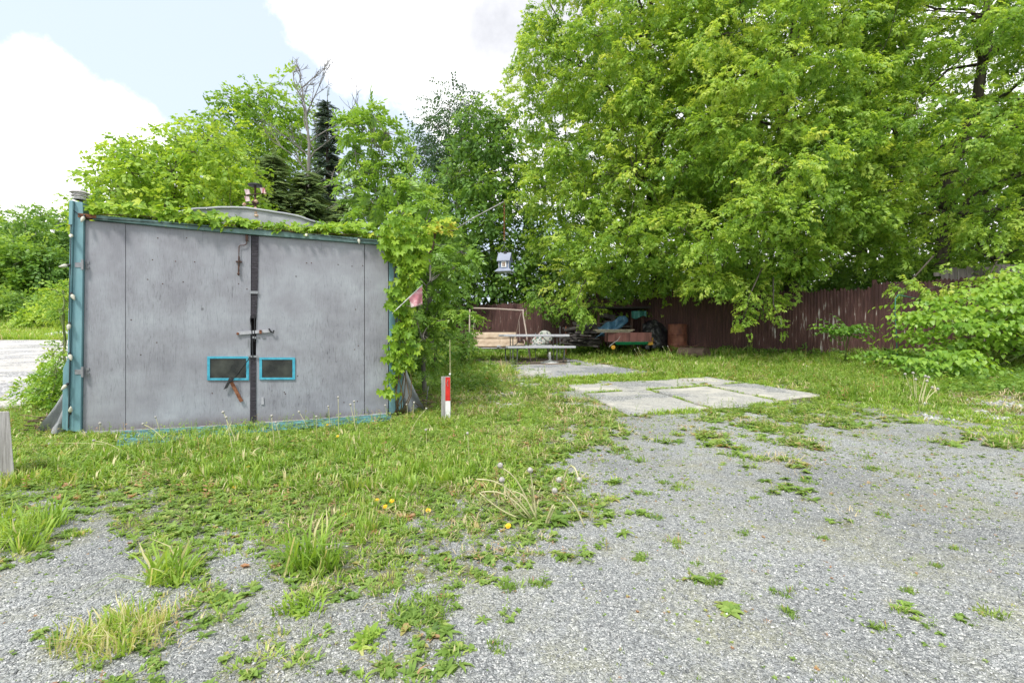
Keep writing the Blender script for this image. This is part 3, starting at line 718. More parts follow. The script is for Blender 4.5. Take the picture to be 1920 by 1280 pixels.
M_void = mat_simple('dark_timber', [(.3, (.012, .010, .010)), (.7, (.035, .03, .03))], 12, .9)
M_tarp = mat_simple('faded_grey_canvas', [(.3, (.20, .21, .22)), (.5, (.30, .31, .325)), (.7, (.38, .39, .405))], 3.5, .75, bump=.5, dist=.03, detail=8)
M_wood = mat_simple('weathered_grey_wood', [(.3, (.16, .15, .14)), (.5, (.27, .26, .25)), (.7, (.38, .37, .36))], 14, .85, bump=.6, stretch=(4, 4, .4), dist=.006)
M_red = mat_simple('red_reflector_paint', [(.3, (.42, .015, .012)), (.7, (.62, .03, .02))], 30, .5, bump=.3)
M_white = mat_simple('chipped_white_paint', [(.34, (.16, .15, .13)), (.42, (.6, .6, .58)), (.7, (.78, .78, .76))], 16, .55, bump=.2)
M_clean = mat_simple('clean_white', [(.3, (.70, .70, .69)), (.7, (.80, .80, .79))], 10, .4, bump=0)
M_bulb = mat_simple('frosted_bulb', [(.3, (.42, .42, .33)), (.7, (.60, .58, .48))], 10, .3, bump=0)
M_birdblue = mat_simple('slate_blue_paint', [(.3, (.11, .15, .24)), (.7, (.17, .22, .33))], 12, .55, bump=.1)
M_roofgrey = mat_simple('grey_feeder_roof', [(.3, (.17, .19, .25)), (.7, (.24, .27, .34))], 12, .5, bump=.1)
M_glass_, nd_, ln_, p_ = new_mat('dark_window_pane')
n_ = nd_.new('ShaderNodeTexNoise'); n_.inputs['Scale'].default_value = 9; n_.inputs['Detail'].default_value = 8
t_ = nd_.new('ShaderNodeTexCoord'); ln_.new(t_.outputs['Object'], n_.inputs['Vector'])
r_ = ramp(nd_, [(.4, (.010, .013, .012)), (.7, (.05, .055, .045))]); ln_.new(n_.outputs[0], r_.inputs[0]); ln_.new(r_.outputs[0], p_.inputs['Base Color'])
p_.inputs['Roughness'].default_value = .14; p_.inputs['Specular IOR Level'].default_value = .6
M_glass = M_glass_

# ------------------------------------------------------------------ the shed
def D(px, py, off=0.0):
    """point of the photograph on the plane of the doors (off: metres towards the viewer)"""
    n = -SV; o = SHED_A + n*off
    d = Vector(((px-960)/F, 1, (HY-py)/F)); c = Vector((0, 0, CAMH))
    t = (o-c).dot(n)/d.dot(n); return c + d*t
def U(u, v, z): return SHED_A + SUX*u + SV*v + Vector((0, 0, z))
def dprism(pts, off0, off1, mb=None):
    """outline of pixels on the door plane given real thickness"""
    mb = mb or MB(); p = [D(x, y) - SV*off0 for x, y in pts]
    return mb.prism(p, -SV*(off1-off0))
shed = thing('garage_shed', 'grey plywood double-door shed with blue-green posts and a grey canvas roof', 'shed', (SHED_A.x, SHED_A.y, 0))
ld = dprism([(160, 413), (235, 419.5), (235, 807), (155, 811)], -.018, 0)
dprism([(236, 419.6), (471, 441.5), (469, 795), (236, 806.9)], -.018, .001, ld)
ldo = ld.build('door', M_ply, shed, bevel=.002)
rd = dprism([(482, 442.3), (683, 457.5), (683, 779), (479, 793.5)], -.018, 0)
dprism([(684, 457.6), (728, 461), (728, 776), (684, 778.9)], -.018, .001, rd)
rdo = rd.build('door', M_ply, shed, bevel=.002)
def bottom(pts, par):
    dprism(pts, .001, .022).build('bottom_strip', M_strip, par)
bottom([(152, 809), (310, 802), (469, 793.5), (471, 798), (310, 807), (152, 814.5)], ldo)
bottom([(479, 791.5), (600, 784), (727, 773.5), (727, 778), (600, 789), (479, 797)], rdo)
dprism([(472.5, 442), (485, 443), (483, 560), (481, 597), (471, 597), (471.5, 560)], .003, .009).build('seal_strip', M_rubber, rdo)
dprism([(469.5, 668), (480, 668), (480.5, 798), (469, 799)], .003, .009).build('seal_strip', M_rubber, ldo)
# inner frame behind the doors so no gap looks through
ib = MB()
ib.box(U(1.29, .16, .03), (2.58, .10, .07), (SUX, SV, Vector((0,0,1))))
for u in (.02, 1.24, 1.34, 2.56): ib.box(U(u, .10, .92), (.09, .06, 1.76), (SUX, SV, Vector((0,0,1))))
ib.box(U(1.29, .13, 1.02), (2.6, .012, 1.72), (SUX, SV, Vector((0,0,1))))
ib.build('inner_frame', M_void, shed)
# header beam, rust at its left end
dprism([(176, 404), (400, 424.5), (720, 451), (720, 460.5), (400, 435), (176, 413)], -.06, .035).build('header_beam', M_tealbeam, shed, bevel=.003)
dprism([(150, 401.5), (184, 405), (184, 412), (150, 409)], -.03, .037).build('beam_bracket', M_rust, shed)
# posts
pm = dprism([(143.5, 379), (158, 381), (159.5, 411), (157, 600), (154, 809), (133, 806), (138, 600)], -.09, .030)
dprism([(137.5, 379), (143, 379), (137.5, 600), (132.5, 806), (129, 805), (133, 600)], -.07, .048, pm)
dprism([(134.5, 662), (132.5, 806), (119, 803), (121, 690)], -.05, .026, pm)
dprism([(136, 379), (143, 379), (142, 424), (135, 424)], .050, .058, pm)
pm.build('post', M_teal, shed, bevel=.003)
pm = dprism([(729.5, 465), (741, 466), (741, 773), (729.5, 776)], -.09, .012)
dprism([(741.8, 468), (756, 472), (755, 763), (741.8, 771)], -.09, .028, pm)
pm.build('post', M_teal, shed, bevel=.003)
# hinges
for py in (497, 696):
    h = dprism([(156.5, py-9), (160.5, py-9), (160.5, py+10), (156.5, py+10)], .031, .046)
    dprism([(144, py-4), (156, py-4), (156, py+5), (144, py+5)], .031, .035, h)
    dprism([(160.8, py-7), (168, py-7), (168, py-2), (164, py-2), (164, py+2), (168, py+2), (168, py+7), (160.8, py+7)], .002, .006, h)
    h.build('hinge', M_galv, ldo)
# cane bolt, barrel bolt
h = MB(); q = lambda x, y, o=.018: D(x, y) - SV*o
h.tube([q(463.5, 438), q(463.5, 453), q(463, 458), q(458, 460.5), q(451, 460.5), q(448.8, 463), q(448.5, 482)], .0042, 8)
h.box(q(463.5, 447, .015), (.022, .02, .055), (SUX, SV, Vector((0,0,1))))
h.tube([q(448.8, 481), q(448, 517)], .0075, 8); h.lathe(q(448, 514), [(.001, 0), (.011, .002), (.011, .012), (.001, .016)], 8, -SV)
h.box(q(448.3, 491, .012), (.05, .012, .014), (SUX, SV, Vector((0,0,1))))
h.build('drop_bolt', M_darkrust, ldo, smooth=False)
# latch bar, strap clips, hasp
h = dprism([(446, 622), (508, 617), (508, 623), (446, 628)], .012, .018)
h.build('latch_bar', M_strip, ldo, bevel=.001)
MB().lathe(q(446.5, 625.5, .012), [(.001, .014), (.012, .011), (.013, 0)], 10, -SV).build('latch_pivot', M_rust, ldo)
MB().box(q(489, 622, .02), (.02, .02, .035), (SUX, SV, Vector((0,0,1)))).build('latch_bracket', M_rust, rdo)
h = MB(); h.tube([q(505, 616, .03), q(508, 621, .032), q(513, 624, .03), q(514, 619, .03)], .0075, 8); h.build('padlock_hook', M_black, rdo)
for pts_, o0, o1 in (([(468, 545.5), (485, 546), (485, 551), (468, 550.5)], .013, .018), ([(466, 666), (484, 666), (484, 670), (466, 670)], .013, .018), ([(473, 630), (481, 631), (481, 635), (473, 634)], .013, .02), ([(483, 630.5), (487, 630.5), (487, 633), (483, 633)], .002, .008), ([(494, 631.5), (498, 631.5), (498, 634), (494, 634)], .002, .008)):
    dprism(pts_, o0, o1).build('strap_clip', M_galv, ldo)
h = MB(); h.tube([q(471, 592, .02), q(470, 600), q(473, 622), q(474, 660), q(475, 672)], .005, 6); h.tube([q(478, 590, .02), q(478, 618), q(477, 640)], .004, 6)
h.build('door_cord', M_black, ldo)
h = MB(); h.tube([q(466.5, 636), q(466, 652)], .004, 6); h.build('hook', M_galv, ldo)
h = dprism([(490.5, 744), (494.5, 744), (495, 758), (490, 758)], .002, .01); h.build('hasp', M_strip, rdo)
# windows low in the doors
def window(x0, y0, x1, y1, par):
    t = 5
    f = dprism([(x0, y0), (x1, y0), (x1, y0+t-1), (x0, y0+t-1)], .002, .013)
    dprism([(x0, y1-t+1), (x1, y1-t+1), (x1, y1), (x0, y1)], .002, .013, f)
    dprism([(x0, y0+t-.9), (x0+t, y0+t-.9), (x0+t, y1-t+.9), (x0, y1-t+.9)], .002, .012, f)
    dprism([(x1-t, y0+t-.9), (x1, y0+t-.9), (x1, y1-t+.9), (x1-t, y1-t+.9)], .002, .012, f)
    fo = f.build('window_frame', M_bright, par, bevel=.001)
    dprism([(x0+3, y0+3), (x1-3, y0+3), (x1-3, y1-3), (x0+3, y1-3)], .0015, .005).build('pane', M_glass, par)
window(389, 668, 467, 712.5, ldo); window(486.5, 670, 553.5, 711.5, rdo)
h = MB(); h.tube([q(470, 668, .03), q(467, 673, .03), q(440, 708, .035), q(434, 716, .035)], .0042, 6); h.lathe(q(434.5, 711, .03), [(.001, .03), (.02, .028), (.022, .008), (.01, 0)], 8, -SV)
h.box(q(427.5, 721, .03), (.035, .012, .075), ((SUX+Vector((0,0,.45))).normalized(), SV, (Vector((0,0,1))-SUX*-.45).normalized()))
h.build('pull_strap', M_black, ldo)
h = MB(); a, b_ = q(434, 714, .03), q(454, 752, .026); d_ = (b_-a).normalized(); h.box((a+b_)/2, ((b_-a).length, .010, .03), (d_, SV, d_.cross(SV)))
h.build('lever_arm', M_rust, ldo, bevel=.002)
# screws across the sheets
h = MB()
for x, y in ((296, 446.5), (350, 446), (286, 487), (365, 491), (305, 532), (343.5, 528.5), (447.5, 532), (329, 490), (277, 524), (463, 542), (246, 599.5), (264, 665), (294, 642), (398, 737), (434, 716), (555, 518), (575, 493), (660, 499), (680, 498), (634, 496), (584, 493), (667, 580), (533, 735), (558, 704.5), (672, 648), (665, 655), (670, 752), (645, 754), (535, 738)):
    par = 0; h.lathe(D(x, y)-SV*.0005, [(.0055, 0), (.0055, .0018), (.004, .0025)], 8, -SV)
h.build('screw_head', M_darkrust, ldo)['kind'] = 'stuff'
# canvas cover: barrel roof, flared skirts
def prof(s, k):            # s in -1..1 across, returns (u offset, z)
    a = abs(s)
    if a < .8: du = a/.8*1.30; z = 2.135 - .25*du*du
    else:
        f = (a-.8)/.2; du = 1.30 + .20*f**1.5; z = 1.70*(1-f) + .02
    return math.copysign(du, s), z
V = []; NU, NVv = 60, 26
for j in range(NVv+1):
    v = .17 + 3.7*j/NVv
    for i in range(NU+1):
        s = -1+2*i/NU; du, z = prof(s, v)
        sag = .025*math.sin(j/NVv*math.pi*4)**2 + .035*(fbm(i*.21, j*.35, 61)-.5)
        flare = .10*max(0, abs(s)-.8)/.2*(vnoise(i*.9, j*.8, 3))
        q_ = U(1.29+du*(1.0-.02)+math.copysign(flare+.012*vnoise(i, j*1.3, 9), s), v + .02*vnoise(i*.6, j, 4), max(.02, z - sag)); V.append(tuple(q_))
n = NU+1; Q = [(j*n+i, j*n+i+1, (j+1)*n+i+1, (j+1)*n+i) for j in range(NVv) for i in range(NU)]
cv = build_np('canvas_cover', np.array(V), np.array(Q), None, None, M_tarp, shed, True)
sm = cv.modifiers.new('thick', 'SOLIDIFY'); sm.thickness = .006
ef = MB(); ef.add([V[i] for i in range(n)] + [tuple(U(1.29-1.5+3.0*i/NU, .172, .02)) for i in range(n)], [(i, i+1, n+i+1, n+i) for i in range(NU)])
ef.build('end_panel', M_tarp, shed); ef = MB()
b = NVv*n; ef.add([V[b+i] for i in range(n)] + [tuple(U(1.29-1.5+3.0*i/NU, 3.87, .02)) for i in range(n)], [(i+1, i, n+i, n+i+1) for i in range(NU)])
ef.build('end_panel', M_tarp, shed)
h = MB(); h.tube([Vector(V[i])+Vector((0,0,.006)) - SV*.008 for i in range(8, n-8)], .012, 6); h.build('front_hoop', M_tarp, shed, smooth=True)
# crumpled canvas skirts showing beside both posts
def crumple(u0, u1, z1, sgn, seed):
    V = []; nu, nz = 10, 14
    for j in range(nz+1):
        f = j/nz
        for i in range(nu+1):
            a = i/nu; w_ = (1-f)**1.6
            u = u0 + (u1-u0)*a*(.15+.85*w_); V.append(tuple(U(u, .10+.14*a + .07*math.sin(a*9+f*5+seed)*w_, z1*f + .04*vnoise(i*.9, j*.9, seed)*w_)))
    n = nu+1; return build_np('canvas_skirt', np.array(V), np.array([(j*n+i, j*n+i+1, (j+1)*n+i+1, (j+1)*n+i) for j in range(nz) for i in range(nu)]), None, None, M_tarp, shed, True)
crumple(-.13, -.40, .62, -1, 1); crumple(2.72, 3.02, .75, 1, 7)

# flat painted board on the ground before the doors
M_tealwood = mat_simple('peeling_turquoise_board', [(.40, (.03, .045, .045)), (.5, (.05, .15, .16)), (.6, (.10, .28, .29)), (.74, (.20, .38, .38))], 13, .7, bump=.6, stretch=(1, 3, 1))
bd = MB(); gpz = lambda x, y, z: Vector((G(x, y).x, G(x, y).y, z))
bd.prism([gpz(216, 842, .012), gpz(330, 831, .012), gpz(480, 815, .012), gpz(735, 792, .012), gpz(733, 781, .012), gpz(480, 800, .012), gpz(228, 816, .012)][::-1], (0, 0, .022))
tag(bd.build('painted_board', M_tealwood, bevel=.004), 'peeling turquoise board lying flat below the shed doors', 'board')

# lamp on the left post
lp0 = D(150, 379) + SV*.02
lm = thing('post_lamp', 'tiered grey garden lamp standing on the left blue-green post', 'lamp', tuple(lp0))
k_ = 4.1/F
MB().tube([lp0-Vector((0,0,.0)), lp0+Vector((0,0,6*k_))], .012, 8).build('stem', M_black, lm)
h = MB()
for z0, r in ((5, 11), (11, 13.5), (17, 15.5)): h.lathe(lp0 + Vector((-.012, 0, z0*k_)), [(r*k_*.75, 0), (r*k_, .0015), (r*k_*.98, .006), (r*k_*.62, .022)], 8, (0, 0, 1))
M_shade = mat_simple('greyed_lamp_shade', [(.3, (.30, .28, .27)), (.7, (.46, .44, .43))], 20, .5, bump=0)
h.build('lamp_shade', M_shade, lm)
MB().lathe(lp0 + Vector((-.012, 0, 5*k_)), [(8*k_, 0), (9.5*k_, 14*k_)], 12).build('diffuser', M_clean, lm)

# string of bulbs along post and header
sg = thing('string_lights', 'dark wire with pale unlit bulbs running up the left post and along the shed header', 'light string', tuple(D(137, 800)))
wire = [(139, 385), (138, 443), (139, 500), (137, 557), (136, 611), (136, 668), (135.5, 723), (136, 773), (134, 800)]
h = MB(); h.tube([D(x + 1.5*math.sin(y*.2), y) - SV*.055 for x, y in wire], .003, 5)
w2 = [(143, 396), (160, 408), (200, 414), (300, 418), (400, 426), (480, 433), (575, 441), (672, 450), (716, 456)]
h.tube([D(x, y+2*math.sin(x*.05)) - SV*.042 for x, y in w2], .003, 5); h.build('wire', M_black, sg)
for x, y, dx_, dz_ in ((140, 443, .1, -.2), (133, 499, -1, -.35), (141, 553, .5, -1), (136, 608, 0, -1), (137, 664, .35, -1), (131, 720, -.6, -.9), (138, 771, .2, .9), (163, 409, -.2, -1), (575, 441.5, 0, -.2), (672, 450, .1, -1), (720, 455, 0, -.3)):
    p0 = D(x, y) - SV*.055; d_ = (SUX*dx_ + Vector((0, 0, dz_)) - SV*.35).normalized()
    bb = MB().lathe(p0, [(.007, 0), (.014, .011), (.0155, .02), (.010, .042), (.0025, .058)], 10, d_).build('bulb', M_bulb, sg, smooth=True)
    MB().lathe(p0 - d_*.018, [(.009, 0), (.009, .02)], 8, d_).build('socket', M_black, bb)

# garden ornament rising behind the header
ob = at(478, 428, 4.75)
orn = thing('garden_ornament', 'dark pole ornament with a black cap and dangling pieces above the shed roof', 'ornament', tuple(ob))
def ap(px, py, dy=0): return at(px, py, 4.75+dy)
MB().tube([ap(479, 432), ap(478.5, 350)], .011, 8).build('pole', M_darkrust, orn)
MB().lathe(ap(478.5, 350), [(.05, 0), (.068, .006), (.066, .02), (.028, .03), (.004, .04)], 8).build('cap', M_black, orn)
h = MB(); h.tube([ap(461, 367.5), ap(478, 364, -.02), ap(495, 362.5)], .005, 6); h.tube([ap(462, 382.5), ap(478, 384)], .006, 6); h.lathe(ap(478.5, 382), [(.03, 0), (.038, .012), (.018, .035)], 8); h.build('arm', M_darkrust, orn)
M_shell = mat_simple('pale_shell', [(.35, (.32, .16, .10)), (.6, (.50, .38, .27))], 30, .4, bump=0)
for x, y, r in ((480, 378, .020), (479, 394, .026), (480, 400, .022), (481, 406, .025), (458, 384, .02), (497, 362, .014)):
    MB().lathe(ap(x, y+3, -.02), [(.004, 0), (r, r*.7), (r*.9, r*1.2), (.003, r*1.9)], 10).build('dangling_shell', M_shell, orn, smooth=True)
M_strip2 = mat_simple('faded_red_and_white_cloth', [(.42, (.28, .08, .09)), (.5, (.45, .36, .36))], 22, .7, bump=0, stretch=(2.5, 1, .3), detail=1)
for x, y in ((463, 360), (463, 373), (492, 357)):
    MB().prism([ap(x-5, y-5, -.02), ap(x+3, y-5, -.01), ap(x+5, y+4, -.03), ap(x-2, y+5, -.02)], (.004, .008, 0)).build('cloth_strip', M_strip2, orn)

# ------------------------------------------------------------------ curved pole with the bird feeder
cp0 = D(755, 528) - SV*.02; YP = 5.25
pp = [cp0, at(775, 505, YP), at(795, 485, YP), at(811, 467, YP), at(815, 445, YP), at(816.5, 432, YP), at(820, 426.5, YP), at(827, 424.5, YP), at(834, 427, YP), at(841, 431.5, YP), at(847, 433.5, YP), at(852, 431, YP), at(887, 409, YP), at(944, 378.5, YP)]
cpo = thing('hanger_pole', 'long bent rusty pole reaching right from the shed corner', 'pole', tuple(cp0))
MB().tube(pp[:12], [.010]*12, 8).build('bent_rod', M_darkrust, cpo, smooth=True)
MB().tube(pp[11:], .0065, 8).build('arm', M_wood, cpo, smooth=True)
MB().lathe(at(887, 409, YP), [(.009, -.012), (.011, 0), (.009, .012)], 8, (pp[-1]-pp[-2])).build('clamp', M_galv, cpo)
ch = MB(); yy = 380.0; k = 0
while yy < 449:
    a = at(945.5, yy, YP); b_ = at(945.5, yy+4.3, YP); o = Vector((.006, 0, 0)) if k % 2 else Vector((0, .006, 0))
    ch.tube([a, (a*2+b_)/3+o, (a+b_*2)/3+o, b_], .0034, 5, False); ch.tube([a, (a*2+b_)/3-o, (a+b_*2)/3-o, b_], .0034, 5, False); yy += 3.5; k += 1
tag(ch.build('hanging_chain', M_rust), 'rusty chain hanging from the bent pole tip to the bird feeder', 'chain')
fc = at(946.5, 510, YP); kp = YP/F
fd = thing('bird_feeder', 'slate blue house-shaped bird feeder with a small white window on the rusty chain', 'bird feeder', tuple(fc))
ry = Matrix.Rotation(R(-14), 3, 'Z'); AX = (ry @ Vector((1,0,0)), ry @ Vector((0,1,0)), Vector((0,0,1)))
def fb(x, y, z): return fc + AX[0]*x*kp + AX[1]*y*kp + Vector((0, 0, z*kp))
b = MB(); b.hexa([fb(-9, -8, 4), fb(9, -8, 4), fb(9, 8, 4), fb(-9, 8, 4), fb(-9, -8, 21), fb(9, -8, 21), fb(9, 8, 21), fb(-9, 8, 21)])
b.add([fb(-9, -8, 21), fb(-9, 8, 21), fb(-9, 0, 32), fb(9, -8, 21), fb(9, 8, 21), fb(9, 0, 32)], [(0, 1, 2), (3, 5, 4)])
body = b.build('house_body', M_birdblue, fd)
for sx in (-9, 9): MB().box(fb(sx, -8.3, 12.5), (1.6*kp, 1.4*kp, 17*kp), AX).build('corner_trim', M_strip, body)
for sy in (-1, 1):
    b = MB(); o = 1.2
    pa = [fb(-12.5, sy*12, 19), fb(12.5, sy*12, 19), fb(12.5, 0, 35), fb(-12.5, 0, 35)]
    b.prism(pa, (0, 0, o*kp)).build('roof_slope', M_roofgrey, fd)
MB().box(fb(1, 0, 36), (6*kp, 4*kp, 5*kp), AX).build('ridge_loop', M_black, fd)
b = MB(); b.hexa([fb(-16.5, -15, 0), fb(16.5, -15, 0), fb(16.5, 15, 0), fb(-16.5, 15, 0), fb(-10.5, -9.5, 6), fb(10.5, -9.5, 6), fb(10.5, 9.5, 6), fb(-10.5, 9.5, 6)]); b.build('seed_tray', M_roofgrey, fd)
wf = MB(); wf.box(fb(.5, -8.9, 13.5), (9.5*kp, 1.2*kp, 11*kp), AX); wfo = wf.build('window_frame', M_clean, fd)
b = MB(); 
for i in range(2):
    for j in range(3): b.box(fb(.5 + (i-.5)*3, -9.8, 13.5+(j-1)*2.7), (2.3*kp, .8*kp, 1.9*kp), AX)
b.build('pane', mat_simple('brown_pane', [(.3, (.18, .10, .05)), (.7, (.30, .18, .10))], 10, .4, bump=0), wfo)
b = MB(); b.tube([at(945.5, 448, YP), at(945.5, 459, YP), fb(-11, 0, 34)], .0018, 5); b.tube([at(945.5, 459, YP), fb(11, 0, 34)], .0018, 5); b.build('hanger_wire', M_galv, fd)

# small faded flag
fl = thing('flag', 'small faded pink and white flag on a thin stick by the vine', 'flag', tuple(at(735, 586, 4.86)))
MB().tube([at(735, 588, 4.86), at(792, 534, 4.86)], .005, 6).build('stick', M_white, fl)
V = []; nu, nv = 10, 10
for j in range(nv+1):
    for i in range(nu+1):
        a, b_ = i/nu, j/nv
        x = 767+(792-767)*a + (771-767)*b_*(1-a) + 0*a*b_; y = 559+(536-559)*a + ((577-559)*(1-a)+(571-536)*a)*b_
        V.append(tuple(at(x, y, 4.86 + .035*math.sin(a*7+b_*2)*b_)))
n = nu+1
M_flag = mat_simple('faded_pink_cloth', [(.38, (.40, .15, .18)), (.5, (.50, .24, .27)), (.60, (.66, .54, .54))], 9, .8, bump=.2, detail=3)
fo = build_np('cloth', np.array(V), np.array([(j*n+i, j*n+i+1, (j+1)*n+i+1, (j+1)*n+i) for j in range(nv) for i in range(nu)]), None, None, M_flag, fl, True); fo.modifiers.new('s', 'SOLIDIFY').thickness = .002

# marker post with reflector and a thin stick
mp0 = G(836, 789)
mk = thing('marker_post', 'short grey wooden post with a red and white front right of the shed', 'post', tuple(mp0)); YM = mp0.y
def mpx(x, y, dy=0): return at(x, y, YM+dy)
def qp(x0, x1, y0, y1, d0, d1):
    a, b_, c, d = mpx(x0, y1, d0), mpx(x1, y1, d0), mpx(x1, y0, d0), mpx(x0, y0, d0); return MB().prism([a, b_, c, d], (0, d1-d0, 0))
b = MB(); b.hexa([mpx(827.5, 795), mpx(845, 795), mpx(845, 795, .09), mpx(827.5, 795, .09), mpx(827, 705.5), mpx(843.5, 705), mpx(843.5, 705, .09), mpx(827, 705.5, .09)]); b.build('timber', M_wood, mk, bevel=.003)
qp(835.2, 844, 707, 751, -.006, -.0005).build('red_panel', M_red, mk); qp(835.2, 844.3, 751.5, 790, -.005, -.0005).build('white_panel', M_white, mk)
b = MB(); b.tube([mpx(840, 712, -.012), mpx(838, 718, -.014), mpx(840, 724, -.012)], .0025, 5); b.build('wire_hook', M_galv, mk)
st = thing('thin_stake', 'thin pale bamboo stake with a small white knob behind the marker post', 'stake', tuple(G(846, 787)))
MB().tube([at(845, 787, YM+.12), at(843.5, 637, YM+.12)], [.0045, .0035], 6).build('cane', mat_simple('bamboo', [(.3, (.34, .30, .17)), (.7, (.52, .47, .30))], 20, .5), st)
MB().lathe(at(843.6, 703, YM+.10), [(.004, 0), (.011, .006), (.011, .014), (.004, .02)], 10).build('knob', M_clean, st)
# stump post at the left edge
lpz = G(10, 902)
b = MB(); Yl = lpz.y
b.hexa([at(-25, 912, Yl), at(28.5, 906, Yl), at(28.5, 906, Yl+.13), at(-25, 912, Yl+.13), at(-30, 772, Yl), at(17.5, 770.5, Yl), at(17.5, 770.5, Yl+.13), at(-30, 772, Yl+.13)])
tag(b.build('wooden_post', M_wood, bevel=.006), 'weathered grey square wooden post at the edge of the grass, nearest to the road', 'post')
# short cane leaning by the shed corner
b = MB(); p0 = G(798, 765); b.tube([p0, at(803, 724, p0.y+.05)], .006, 6); tag(b.build('metal_rod', M_galv), 'short pale metal rod leaning in the weeds between shed and marker post', 'rod')
# brushwood heaps against the canvas ends
def heap(name, label, c, r, n, mat, seed, hh=.12):
    random.seed(seed); b = MB()
    for _ in range(n):
        p = Vector(c) + Vector((random.gauss(0, r), random.gauss(0, r*.6), abs(random.gauss(0, hh)))); a = rv(0, 6.28); l = rv(.08, .22)
        d = Vector((math.cos(a), math.sin(a), rv(-.3, .5)))*l; b.tube([p-d/2, p+d/2+Vector((0, 0, rv(-.02, .02)))], rv(.002, .006), 4)
    return tag(b.build(name, mat), label, 'brush pile')
M_straw = mat_simple('dry_brush', [(.3, (.06, .04, .03)), (.7, (.22, .16, .10))], 20, .9)
heap('brush_pile', 'dead brown brush under the canvas at the left shed corner', G(104, 806), .10, 90, M_straw, 3, .06)
heap('brush_pile', 'dead brown brush under the canvas at the right shed corner', G(772, 768), .11, 110, M_straw, 4, .08)

# ------------------------------------------------------------------ fence
random.seed(101)
FP, FD = Vector((8.96, 11.6, 0)), Vector((-.859, .512, 0)).normalized(); FN = Vector((-FD.y, FD.x, 0))   # FN points away from the yard?
if FN.dot(Vector((.5, .86, 0))) < 0: FN = -FN
def FPT(s, off=0, z=0):
    p = FP + FD*s + FN*off; return Vector((p.x, p.y, tz(p.x, p.y)+z))
def make_fence_mat(name, cols, peel):
    m_, nd, ln, p = new_mat(name)
    t = nd.new('ShaderNodeTexCoord'); mp = nd.new('ShaderNodeMapping'); mp.inputs['Scale'].default_value = (7, 7, .8); ln.new(t.outputs['Object'], mp.inputs[0])
    n = nd.new('ShaderNodeTexNoise'); n.inputs['Scale'].default_value = 2.2; n.inputs['Detail'].default_value = 7; n.inputs['Roughness'].default_value = .65; ln.new(mp.outputs[0], n.inputs['Vector'])
    n2 = nd.new('ShaderNodeTexNoise'); n2.inputs['Scale'].default_value = .55; n2.inputs['Detail'].default_value = 5; ln.new(t.outputs['Object'], n2.inputs['Vector'])
    a = nd.new('ShaderNodeMath'); a.operation = 'MULTIPLY_ADD'; ln.new(n2.outputs[0], a.inputs[0]); a.inputs[1].default_value = .55; ln.new(n.outputs[0], a.inputs[2])
    r = ramp(nd, [(.5, cols[0]), (.8, cols[1]), (peel-.02, cols[2]), (min(.995, peel+.03), (.34, .30, .28)), (1, (.50, .46, .44))]); ln.new(a.outputs[0], r.inputs[0])
    ln.new(r.outputs[0], p.inputs['Base Color']); p.inputs['Roughness'].default_value = .8
    b = nd.new('ShaderNodeBump'); b.inputs['Strength'].default_value = .4; b.inputs['Distance'].default_value = .01; ln.new(n.outputs[0], b.inputs['Height']); ln.new(b.outputs[0], p.inputs['Normal'])
    return m_
M_fence = make_fence_mat('peeling_maroon_stain', ((.030, .013, .012), (.062, .025, .022), (.10, .044, .038)), .955)
M_fence2 = make_fence_mat('bare_grey_boards', ((.10, .085, .08), (.19, .165, .155), (.28, .25, .235)), .95)
fence = thing('picket_fence', 'long dark maroon picket fence with peeling paint and ragged tops under the trees', 'fence', tuple(FPT(4)))
for k in range(10):
    s0 = -7.2 + 2.4*k; V, Q = [], []
    lean = .02*math.sin(k*2.3); hgt = 1.80 + (.08 if k < 3 else 0) - .05*(k % 2)
    npk = 34; w = 2.4/npk
    for i in range(npk):
        s = s0 + i*w + .004; h = hgt + rv(-.035, .03); wd = w*1.03; yy = rv(-.004, .004)
        pts = [(0, 0), (wd*.15, -.012), (wd*.5, -.017), (wd*.85, -.012), (wd, 0)]
        b = len(V)
        for z_, sh in ((.02, 1), (h-.05, 1), (h, .35)):
            for (a, o) in pts:
                V.append(tuple(FPT(s + wd/2 + (a-wd/2)*sh, o + yy + lean*z_, z_)))
        for r_i in range(2):
            for c_i in range(4): Q.append((b+r_i*5+c_i, b+r_i*5+c_i+1, b+(r_i+1)*5+c_i+1, b+(r_i+1)*5+c_i))
        Q.append((b, b+4, b+9, b+5))   # back
        Q.append((b+5, b+9, b+14, b+10))
    build_np('picket_panel', np.array(V), np.array(Q), None, None, M_fence, fence)
    MB().box(FPT(s0-.0, .04, .95), (.09, .09, 1.98), (FD, FN, Vector((0,0,1)))).build('post', M_fence, fence)
    b = MB()
    for z_ in (.4, 1.4):
        a_, c_ = FPT(s0+.05, .045, z_), FPT(s0+2.35, .045, z_); b.prism([a_, c_, c_+Vector((0,0,.08)), a_+Vector((0,0,.08))], FN*.035)
    b.build('rail', M_fence, fence)
# grey boarded neighbour's screen seen above the fence at the right
b = MB()
for i in range(40):
    a = FPT(-1.4-i*.15, .45, .02); hh = 2.10+rv(-.03, .03); b.box(a+Vector((0,0,hh/2)), (.14, .018, hh), (FD, FN, Vector((0,0,1))))
for z_ in (.6, 2.0): b.box(FPT(-4.3, .48, z_), (6.2, .04, .09), (FD, FN, Vector((0,0,1))))
tag(b.build('board_screen', M_fence2), 'bare grey board screen rising behind the right end of the maroon fence', 'fence')

